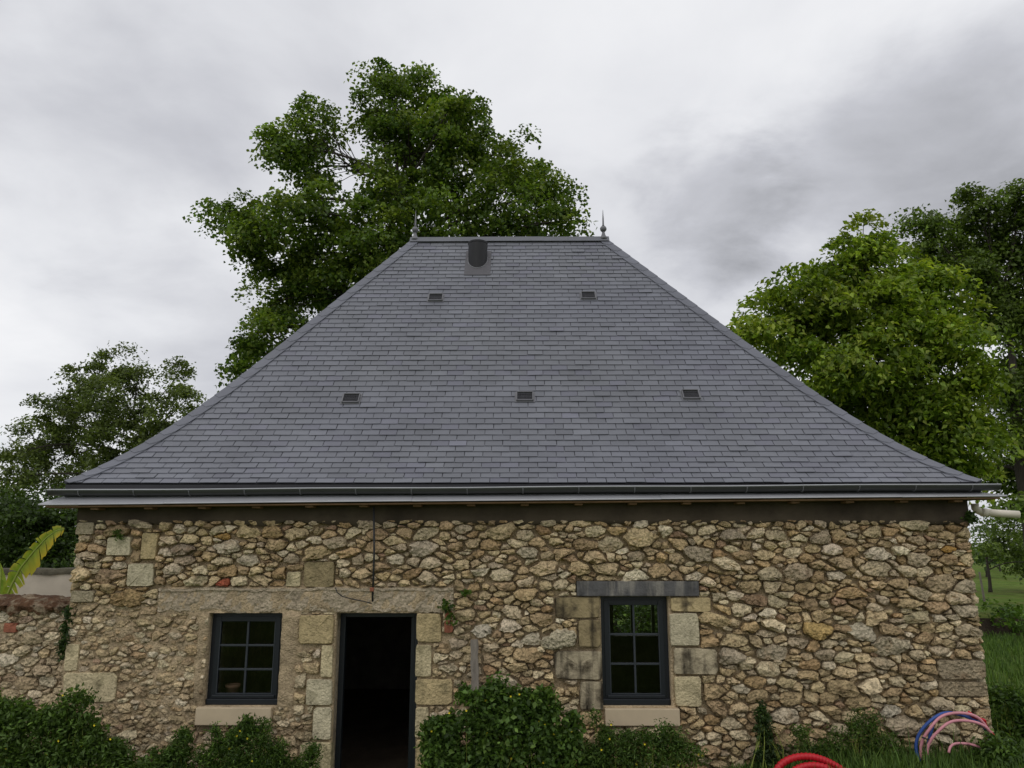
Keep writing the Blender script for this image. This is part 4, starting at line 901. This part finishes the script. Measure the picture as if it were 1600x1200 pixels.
for i, (px, py, Y, rx, ry, s) in enumerate(((1538, 862, 60, 14, 9, 1), (1560, 866, 75, 16, 8, 2), (1605, 868, 70, 24, 9, 3))):
    c = W(px, py+ry, Y)
    tree('hedge_bush', ['rounded pale green bush at the far edge of the meadow', 'low dark bush at the far edge of the meadow', 'wide bush behind the small meadow tree'][i], 'bush', (c[0], Y, 0),
         [(px-rx*0.4, py, rx*0.6, ry), (px+rx*0.4, py+2, rx*0.6, ry*0.9), (px, py+ry*0.7, rx*0.9, ry*0.6)], Y, 1.0, 40, 0.45, [(0.06,0.10,0.022),(0.075,0.12,0.025),(0.045,0.08,0.02)], 0.12, spread=0.6, seed=80+s, fork=0.3, group='bushes along the far meadow edge', twig=False)
rng_w = np.random.default_rng(77); k = 900; X = rng_w.uniform(-260, 300, k); hmax = 7+3.5*fbm(X*0.05, X*0+2.0, 1.0, 4)+2*fbm(X*0.3, X*0, 1.0, 3)
Pw = np.stack([X, 170+rng_w.uniform(-6, 6, k)+0.05*np.abs(X), hmax*rng_w.uniform(0, 1, k)**0.7], 1); Vw, Fw, Cw = leaf_cloud(Pw, unit(rng_w.normal(size=(k, 3))), rng_w, 60, 1.6, 0.8, [(0.05, 0.085, 0.025), (0.065, 0.10, 0.03), (0.085, 0.125, 0.035)])
big_mesh('distant_wood', Vw, Fw, 'leaf', None, col=Cw, kind='stuff', label='far off line of trees closing the meadow', category='wood')
tree('laurel_bush', 'bright green bush behind the house, glimpsed through the taller window', 'bush', (2.7, 11.5, 0), [(960, 975, 40, 30), (1010, 965, 40, 30), (985, 1000, 60, 30)], 11.5, 34, 120, 0.12, LAUREL, 0.06, spread=0.22, seed=91, fork=0.3)
# meadow: dark ditch bank and fence post
yb0 = 15.2; n = 70; xs = np.linspace(5.5, 40, n); V = []
for x in xs:
    z = float(zground(x, yb0)); f_ = float(fbm(x, 2.0, 1.2, 4)); g_ = float(fbm(x, 5.0, 1.2, 4)); V += [(x, yb0-0.35+0.2*f_, z-0.25), (x, yb0-0.05+0.2*f_, z+0.22+0.08*g_), (x, yb0+0.05+0.2*f_, z+0.50+0.09*f_), (x, yb0+0.6+0.2*f_, z+0.56+0.08*g_), (x, yb0+4.5, float(zground(x, yb0+4.5))-0.06)]
mb = MB(); mb.add(V, [(i*5+j, (i+1)*5+j, (i+1)*5+j+1, i*5+j+1) for i in range(n-1) for j in range(2)]); mb.build('earth_bank', 'soil', None, smooth=True, kind='structure')
mb = MB(); mb.add(V, [(i*5+j, (i+1)*5+j, (i+1)*5+j+1, i*5+j+1) for i in range(n-1) for j in range(2, 4)]); mb.build('bank_turf', 'ground', None, smooth=True, kind='structure')
c = W(1536, 918, 30); zg = float(zground(c[0], 30)); mb = MB(); mb.tube([(c[0], 30, zg-0.1), (c[0]-0.04, 30, zg+0.6), (c[0]-0.09, 30, zg+1.35)], [0.055, 0.05, 0.045], 7); o = mb.build('fence_post', 'old_wood', None); o['label'] = 'slim leaning wooden fence post in the meadow'; o['category'] = 'post'

# ------------------------------------------------------------------ banana plant behind the garden wall
bp = thing('banana_plant', 'banana plant with torn yellowing leaf above the garden wall', 'plant', (-6.75, 0.95, 0.0))
def banana(pts, wid, yel, seed, nm=20, name='leaf'):
    rng = np.random.default_rng(seed); P = [W(x, y, Y) for x, y, Y in pts]; P = np.array(P); t = np.linspace(0, 1, len(P)); tt = np.linspace(0, 1, nm+1); M = np.stack([np.interp(tt, t, P[:, k]) for k in range(3)], 1)
    mb = MB(); rib = MB(); rib.tube([tuple(m_) for m_ in M], np.linspace(0.018, 0.004, nm+1), 6)
    side0 = None
    for s in (-1, 1):
        k = 0
        while k < nm:
            seg = int(rng.choice((1, 2, 3, 5), p=(0.12, 0.28, 0.3, 0.3))); e_ = min(nm, k+seg); V = []; cols = []; dro = rng.uniform(0.35, 1.3) if s > 0 else rng.uniform(0.1, 0.5); cutw = rng.uniform(0.85, 1.0); tear = rng.uniform(0.002, 0.011)
            steps = list(range(k, e_+1)); 
            for a in steps:
                w = tt[a]; tang = M[min(a+1, nm)]-M[max(a-1, 0)]; tang /= np.linalg.norm(tang); sd_ = np.cross(tang, np.array([0, -1.0, 0.25])); sd_ /= np.linalg.norm(sd_)
                prof = wid*min(1.0, (1.02-w)**0.6*1.5)*min(1, 0.35+w*2.4)*(0.86+0.14*rng.uniform())*cutw; gapv = tear if a in (k, e_) else 0.0
                for j in range(4):
                    f_ = j/3; p = M[a]+sd_*s*prof*f_+np.array([0, -0.25*prof*f_*(1-f_*0.6), -dro*prof*f_*f_])+tang*(gapv*f_*(1 if a == k else -1)*1.5)
                    V.append(p+np.array([0, 0.004*math.sin(a*2.0+j), 0])); yl = np.clip(yel*f_**1.3*(0.35+1.1*w)*(1.2 if s > 0 else 0.7)+0.12*rng.normal()*f_, 0, 1); g = np.array((0.165, 0.265, 0.025))*(0.75+0.45*rng.uniform()); cols.append(g*(1-yl)+np.array((0.55, 0.40, 0.03))*yl)
            F = [(i*4+j, i*4+j+1, (i+1)*4+j+1, (i+1)*4+j) for i in range(len(steps)-1) for j in range(3)]
            o = len(mb.v); mb.v += [tuple(map(float, p)) for p in V]; mb.f += [tuple(i+o for i in f) for f in F]; mb.c += [tuple(c_) for c_ in cols]; k = e_
    lf = mb.build(name, 'leaf', bp, smooth=True); rib.build('midrib', 'leaf_rib', lf, smooth=True)
mat('leaf_rib', (0.25, 0.30, 0.06), rough=0.5, var=0.1)
banana([(8,938,0.9),(18,915,0.88),(32,888,0.85),(53,862,0.8),(72,841,0.75),(88,829,0.70),(101,826,0.66)], 0.145, 0.7, 4, 34)
banana([(-2,940,1.0),(0,915,1.0),(2,893,1.0),(-4,872,1.0)], 0.12, 0.2, 5, 10)
mb = MB(); b0 = W(4, 945, 0.95); mb.tube([(b0[0], 0.95, 0.0), (b0[0]+0.01, 0.95, 1.0), (b0[0], 0.93, b0[2]+0.05)], [0.11, 0.09, 0.05], 10); mb.build('stem', 'leaf_rib', bp, smooth=True)

# ------------------------------------------------------------------ low plants at the foot of the wall
WEED = [(0.085, 0.150, 0.028), (0.066, 0.122, 0.023), (0.120, 0.195, 0.036), (0.050, 0.092, 0.019)]
LIGHTW = [(0.085, 0.150, 0.028), (0.070, 0.125, 0.024), (0.110, 0.175, 0.035), (0.055, 0.10, 0.02)]
def shrub(name, label, cat, lobes, Y, n_cl, n_per, leaf, pal, seed, spread=0.05, flowers=0, wid=0.6, shell=0.1, thick=0.8, up=0.7, stalks=0, ymax=-0.10, group=None, rooted=True):
    rng = np.random.default_rng(seed); lobes = [(px+rng.normal()*rx*0.15, py+rng.normal()*ry*0.12, rx*rng.uniform(0.6, 0.85), ry*rng.uniform(0.6, 0.9)) for px, py, rx, ry in lobes]; lobes = lobes+[(px+math.cos(a)*rx*0.9, py-math.sin(a)*ry*0.95+3, rx*rng.uniform(0.28, 0.5), ry*rng.uniform(0.3, 0.55)) for px, py, rx, ry in lobes if rx > 20 for a in rng.uniform(-0.4, 3.5, 3)]; cs = [(W(px, py, Y), np.array([rx, max(14, 0.8*min(rx, ry)), ry])*8.9/FPX*np.array([1, thick, 1])) for px, py, rx, ry in lobes]
    bx_ = float(np.mean([c[0] for c, _ in cs])); root = thing(name, label, cat, (bx_, Y, float(zground(bx_, Y))), group); P = []; O = []; stem = MB(); fl = MB()
    tot = sum(r[0]*r[2] for _, r in cs)
    for c, r in cs:
        n = max(3, int(n_cl*r[0]*r[2]/tot)); U = unit(rng.normal(size=(n, 3))); q = c+U*r*(shell+(1-shell)*rng.uniform(size=(n, 1))**0.5); q[:, 1] = np.minimum(q[:, 1], ymax); P.append(q); O.append(U)
        g0 = np.array((c[0]+rng.normal()*0.05, Y, float(zground(c[0], Y))-0.03))
        for p in (q[::3] if rooted else []): stem.tube(curve(g0+rng.normal(size=3)*np.array([0.07, 0.05, 0]), p, (rng.normal()*0.04, -0.03, 0.03), 5), [0.006, 0.005, 0.004, 0.003, 0.002], 4, False)
        for k in range(int(stalks*r[0]*r[2]/tot+rng.uniform())):
            a = c+np.array([rng.uniform(-1, 1)*r[0], -0.02, r[2]*rng.uniform(-0.2, 0.5)]); h = rng.uniform(0.07, 0.20)*rng.choice((1.0, 1.5), p=(0.8, 0.2)); tip = a+np.array([rng.normal()*0.05, -0.02, h]); stem.tube(curve(a-np.array([0, 0, 0.25]), tip, (rng.normal()*0.02, 0, 0), 5), [0.004, 0.0035, 0.003, 0.0025, 0.0015], 4, False)
            m_ = 7; tq = np.linspace(0.35, 1, m_)[:, None]; P.append(a+(tip-a)*tq); O.append(unit(rng.normal(size=(m_, 3))))
    P = np.concatenate(P); O = np.concatenate(O); V, F, C_ = leaf_cloud(P, O, rng, n_per, spread, leaf, pal, up, 0.25, wid, 0.25)
    V[:, 1] = np.minimum(V[:, 1], -0.03) if ymax < 0 else V[:, 1]
    big_mesh('foliage', V, F, 'leaf', root, col=C_)
    if stem.v: stem.build('stems', 'leaf_rib', root)
    for k in range(flowers):
        i = rng.integers(len(P)); p = P[i]+np.array([0, -0.07, 0.05]); p[1] = min(p[1], Y-0.10); m_ = 5; V = [p]; 
        for j in range(2*m_): a = math.pi*j/m_; rr = 0.013 if j % 2 == 0 else 0.007; V.append(p+np.array([rr*math.cos(a), -0.006, rr*math.sin(a)]))
        fl.add(V, [(0, j+1, (j+1) % (2*m_)+1) for j in range(2*m_)])
    if flowers: fl.build('flowers', 'petal', root, kind='stuff')
    return root
shrub('elder_shrub', 'big dark shrub in front of the garden wall and house corner', 'shrub', [(40,1148,60,40),(110,1135,36,40),(135,1102,12,22),(20,1122,32,18),(160,1168,38,36),(80,1190,90,40),(195,1198,36,30),(0,1180,40,50),(228,1208,22,18)], -0.7, 360, 32, 0.058, [(0.064,0.110,0.023),(0.080,0.138,0.027),(0.110,0.178,0.036)], 101, spread=0.06, flowers=8, wid=0.42, stalks=26)
shrub('mugwort_weed', 'feathery weeds growing below the small window sill', 'weed', [(358,1160,24,40),(395,1165,34,36),(440,1185,36,24),(350,1195,36,30),(475,1196,26,20),(420,1205,60,24)], -0.42, 260, 32, 0.046, WEED, 102, spread=0.045, flowers=6, wid=0.28, stalks=26)
shrub('young_weed', 'upright light green weed between the dark shrub and small window', 'weed', [(278,1180,22,34),(265,1200,40,22)], -0.35, 60, 30, 0.05, LIGHTW, 103, spread=0.04, wid=0.3, stalks=5)
shrub('celandine_bush', 'broad leafy bush with small yellow flowers beside the doorway', 'bush', [(745,1105,38,28),(800,1105,48,32),(850,1120,38,30),(700,1140,42,36),(765,1150,70,45),(840,1165,55,42),(690,1180,36,36),(760,1195,80,35),(865,1195,40,30),(770,1085,22,14)], -0.55, 380, 32, 0.062, WEED+[(0.09,0.16,0.035)], 104, spread=0.06, flowers=20, wid=0.66, stalks=34)
shrub('meadow_weed', 'loose light green weeds below the taller window', 'weed', [(925,1175,34,34),(965,1165,36,36),(1010,1168,38,30),(1060,1180,40,26),(1000,1200,100,24)], -0.40, 300, 30, 0.042, LIGHTW, 105, spread=0.05, flowers=9, wid=0.3, stalks=16)
shrub('bramble', 'dark narrow climbing weed against the wall right of the taller window', 'weed', [(1190,1115,12,20),(1192,1145,14,30),(1195,1180,26,24)], -0.20, 90, 26, 0.05, [(0.03,0.058,0.014),(0.04,0.072,0.016)], 106, spread=0.03, wid=0.4)
shrub('wall_weed', 'wispy green weeds rooted at the wall foot above the red conduit', 'weed', [(1345,1150,34,22),(1310,1175,40,26),(1380,1180,46,26),(1255,1160,16,24)], -0.25, 170, 22, 0.04, WEED+LIGHTW, 107, spread=0.05, wid=0.25, stalks=12)
shrub('ivy', 'small dark ivy hanging in the joint of garden wall and house', 'ivy', [(106,955,9,16),(103,985,9,24),(98,1010,6,18)], 0.02, 60, 16, 0.045, [(0.032,0.06,0.015),(0.045,0.08,0.018)], 108, spread=0.03, ymax=0.06, thick=0.4, rooted=False)
shrub('corner_fern', 'tuft of leaves growing high at the right corner under the pipe', 'plant', [(1514,806,7,12)], -0.06, 18, 14, 0.05, [(0.045,0.085,0.02),(0.06,0.11,0.02)], 109, spread=0.03, ymax=0.05, rooted=False)
shrub('wall_plant', 'little green plant sprouting from the end of the concrete lintel', 'plant', [(697,946,14,9),(706,962,6,10),(726,925,5,8)], -0.09, 12, 9, 0.062, LIGHTW+WEED, 110, spread=0.03, wid=0.7, rooted=False)
shrub('moss_tuft', 'mossy green tuft on the stones under the left eaves', 'moss', [(187,832,12,5),(190,838,9,4)], -0.05, 22, 12, 0.022, WEED, 111, spread=0.02, rooted=False)
for i, (lob, Yb, lb, sd_) in enumerate(([[(1580,1085,34,34),(1600,1130,50,50),(1572,1165,40,40),(1640,1120,50,60)], 0.9, 'lush green nettles just past the right house corner', 112], [[(1560,955,26,16),(1600,960,40,20),(1640,960,40,20)], 14.4, 'rough tall weeds on top of the dark earth bank', 113], [[(1562,1180,22,30),(1590,1195,40,26)], -0.5, 'short weeds beside the pink and blue conduits', 114])):
    if i == 1:
        cc = [(x, y, a, b) for x, y, a, b in lob]; tree('bank_weeds', lb, 'weed', (W(1600, 970, 16)[0], 16, 0), cc, 16, 4.0, 60, 0.16, WEED+LIGHTW, 0.03, spread=0.25, seed=sd_, fork=0.1, twig=False)
    else: shrub('nettles', lb, 'weed', lob, Yb, 260, 32, 0.065, WEED, sd_, spread=0.07, wid=0.45, ymax=9 if i == 0 else -0.1)

# grass blades: along the wall foot on the right and round the right corner
def blades(name, X, Y, H, label, rng, wd=0.007, pal=LIGHTW+WEED):
    n = len(X); Z = zground(X, Y)-0.02; a = rng.uniform(0, 6.28, n); bend = rng.uniform(0.1, 0.6, n)*H; dx, dy = np.cos(a)*bend, np.sin(a)*bend; w = wd*rng.uniform(0.6, 1.4, n); px, py = -np.sin(a)*w, np.cos(a)*w
    b0 = np.stack([X-px, Y-py, Z], 1); b1 = np.stack([X+px, Y+py, Z], 1); m0 = np.stack([X+dx*0.35-px*0.8, Y+dy*0.35-py*0.8, Z+H*0.6], 1); m1 = np.stack([X+dx*0.35+px*0.8, Y+dy*0.35+py*0.8, Z+H*0.6], 1); t = np.stack([X+dx, Y+dy, Z+H], 1)
    V = np.stack([b0, b1, m1, m0, t], 1).reshape(-1, 3); o = np.arange(n)[:, None]*5; F = np.concatenate([o+np.array([[0, 1, 2]]), o+np.array([[0, 2, 3]]), o+np.array([[3, 2, 4]])], 1).reshape(-1, 3)
    pal = np.array(pal); c = pal[rng.integers(0, len(pal), n)]*np.exp(rng.normal(size=(n, 1))*0.22); return big_mesh(name, V, F, 'grass', None, col=np.repeat(c, 5, 0), kind='stuff', label=label, category='grass')
rng = np.random.default_rng(9); n = 15000; X = rng.uniform(0.3, 6.6, n); Y = -rng.uniform(0, 1, n)**1.6*1.5-0.06; H = rng.uniform(0.08, 0.26, n)*(0.65+0.5*sstep(1.5, 4.0, X)); H[rng.uniform(size=n) < 0.03] *= 1.6
blades('wall_grass', X, Y, H, 'long green grass along the foot of the stone wall', rng)
n = 26000; X = 5.1+rng.uniform(0, 1, n)*9; Y = rng.uniform(-1.5, 15, n); kp = X-5.1 > (Y-6)*0.0; H = rng.uniform(0.08, 0.24, n); blades('meadow_grass', X, Y, H, 'rough meadow grass beside the house', rng, 0.010)
n = 9000; X = rng.uniform(-6.5, 0.3, n); Y = -rng.uniform(0.06, 1.4, n); kp = (X < -2.2) | (X > -1.0); X, Y = X[kp], Y[kp]; blades('path_grass', X, Y, rng.uniform(0.06, 0.3, len(X)), 'grass under the weeds near the doorway', rng)

# ------------------------------------------------------------------ conduits lying in the grass
def arc(c, rx, rz, a0, a1, k, yoff=0.0, ylean=0.0):
    return [(c[0]+rx*math.cos(a), c[1]+yoff+ylean*math.sin(a), c[2]+rz*math.sin(a)) for a in np.linspace(a0, a1, k)]
rc = thing('red_conduit_coil', 'coil of thick red corrugated conduit lying in the grass', 'conduit', (3.2, -0.75, 0.2))
ctr = W(1277, 1254, -0.75)
for k in range(3):
    c = np.array(ctr)+np.array((0.022*k, -0.075*k, -0.055*k)); path = []
    mb = MB(); m_ = 300; pts = [(p[0]+0.012*math.sin(5*i/m_*6.28+k), p[1]+0.02*math.sin(3*i/m_*6.28+2*k), p[2]+0.010*math.sin(4*i/m_*6.28+k*1.7)) for i, p in enumerate(arc(c, 0.44-0.03*k, 0.375-0.025*k, 0, 2*math.pi, m_, 0, 0.17))]; mb.tube(pts, [0.031+0.005*((i//2) % 2) for i in range(m_)], 10, False); mb.build('conduit_turn', 'conduit_red', rc, smooth=True)
pc = thing('conduit_bundle', 'looped bundle of pink and blue conduits at the right wall corner', 'conduit', (4.55, -0.3, 0.4))
ctr = W(1497, 1172, -0.32)
def cond(dx, dz, rx, rz, a0, a1, yo_, m_, r, name):
    mb = MB(); ph = dx*40+yo_*30; pts = [(p[0]+0.014*math.sin(i*0.21+ph), p[1]+0.012*math.sin(i*0.3+ph), p[2]+0.012*math.sin(i*0.17+2*ph)) for i, p in enumerate(arc((ctr[0]+dx, -0.32, ctr[2]+dz), rx, rz, a0, a1, 60, yo_, -0.05))]; mb.tube(pts, [r+0.0012*(i % 2) for i in range(60)], 8); mb.build(name, m_, pc, smooth=True)
cond(0.0, 0.0, 0.365, 0.37, 0.45, 3.75, 0.0, 'conduit_pink', 0.0145, 'pink_conduit'); cond(0.03, -0.035, 0.345, 0.345, 0.35, 3.7, -0.03, 'conduit_pink', 0.0145, 'pink_conduit')
cond(-0.01, 0.01, 0.375, 0.35, 0.25, 3.9, 0.05, 'conduit_blue', 0.016, 'blue_conduit'); cond(0.05, -0.01, 0.34, 0.36, 0.05, 3.6, 0.07, 'conduit_blue', 0.016, 'blue_conduit')
cond(0.03, -0.15, 0.21, 0.245, 0.3, 2.5, -0.05, 'conduit_pink', 0.0125, 'pink_conduit'); cond(0.02, 0.015, 0.38, 0.36, 0.35, 1.3, 0.03, 'conduit_red', 0.0145, 'red_conduit')
mb = MB(); t_ = (ctr[0]-0.33, -0.33, ctr[2]+0.12); mb.tube([(t_[0]-0.045, -0.36, t_[2]+0.012), (t_[0]+0.0, -0.37, t_[2]-0.005), (t_[0]+0.06, -0.345, t_[2]-0.02)], 0.009, 6); mb.build('cable_tie', 'cable', pc)
# flower pot on the inner sill of the small window
c = W(363, 1075, 0.32); mb = MB(); mb.lathe((c[0], 0.34, 1.06), [(0.055, 0.0), (0.075, 0.13), (0.085, 0.13), (0.085, 0.16), (0.07, 0.16), (0.065, 0.05)], 16); o = mb.build('flower_pot', 'pot', None, smooth=True); o['label'] = 'clay flower pot behind the glass of the small window'; o['category'] = 'pot'
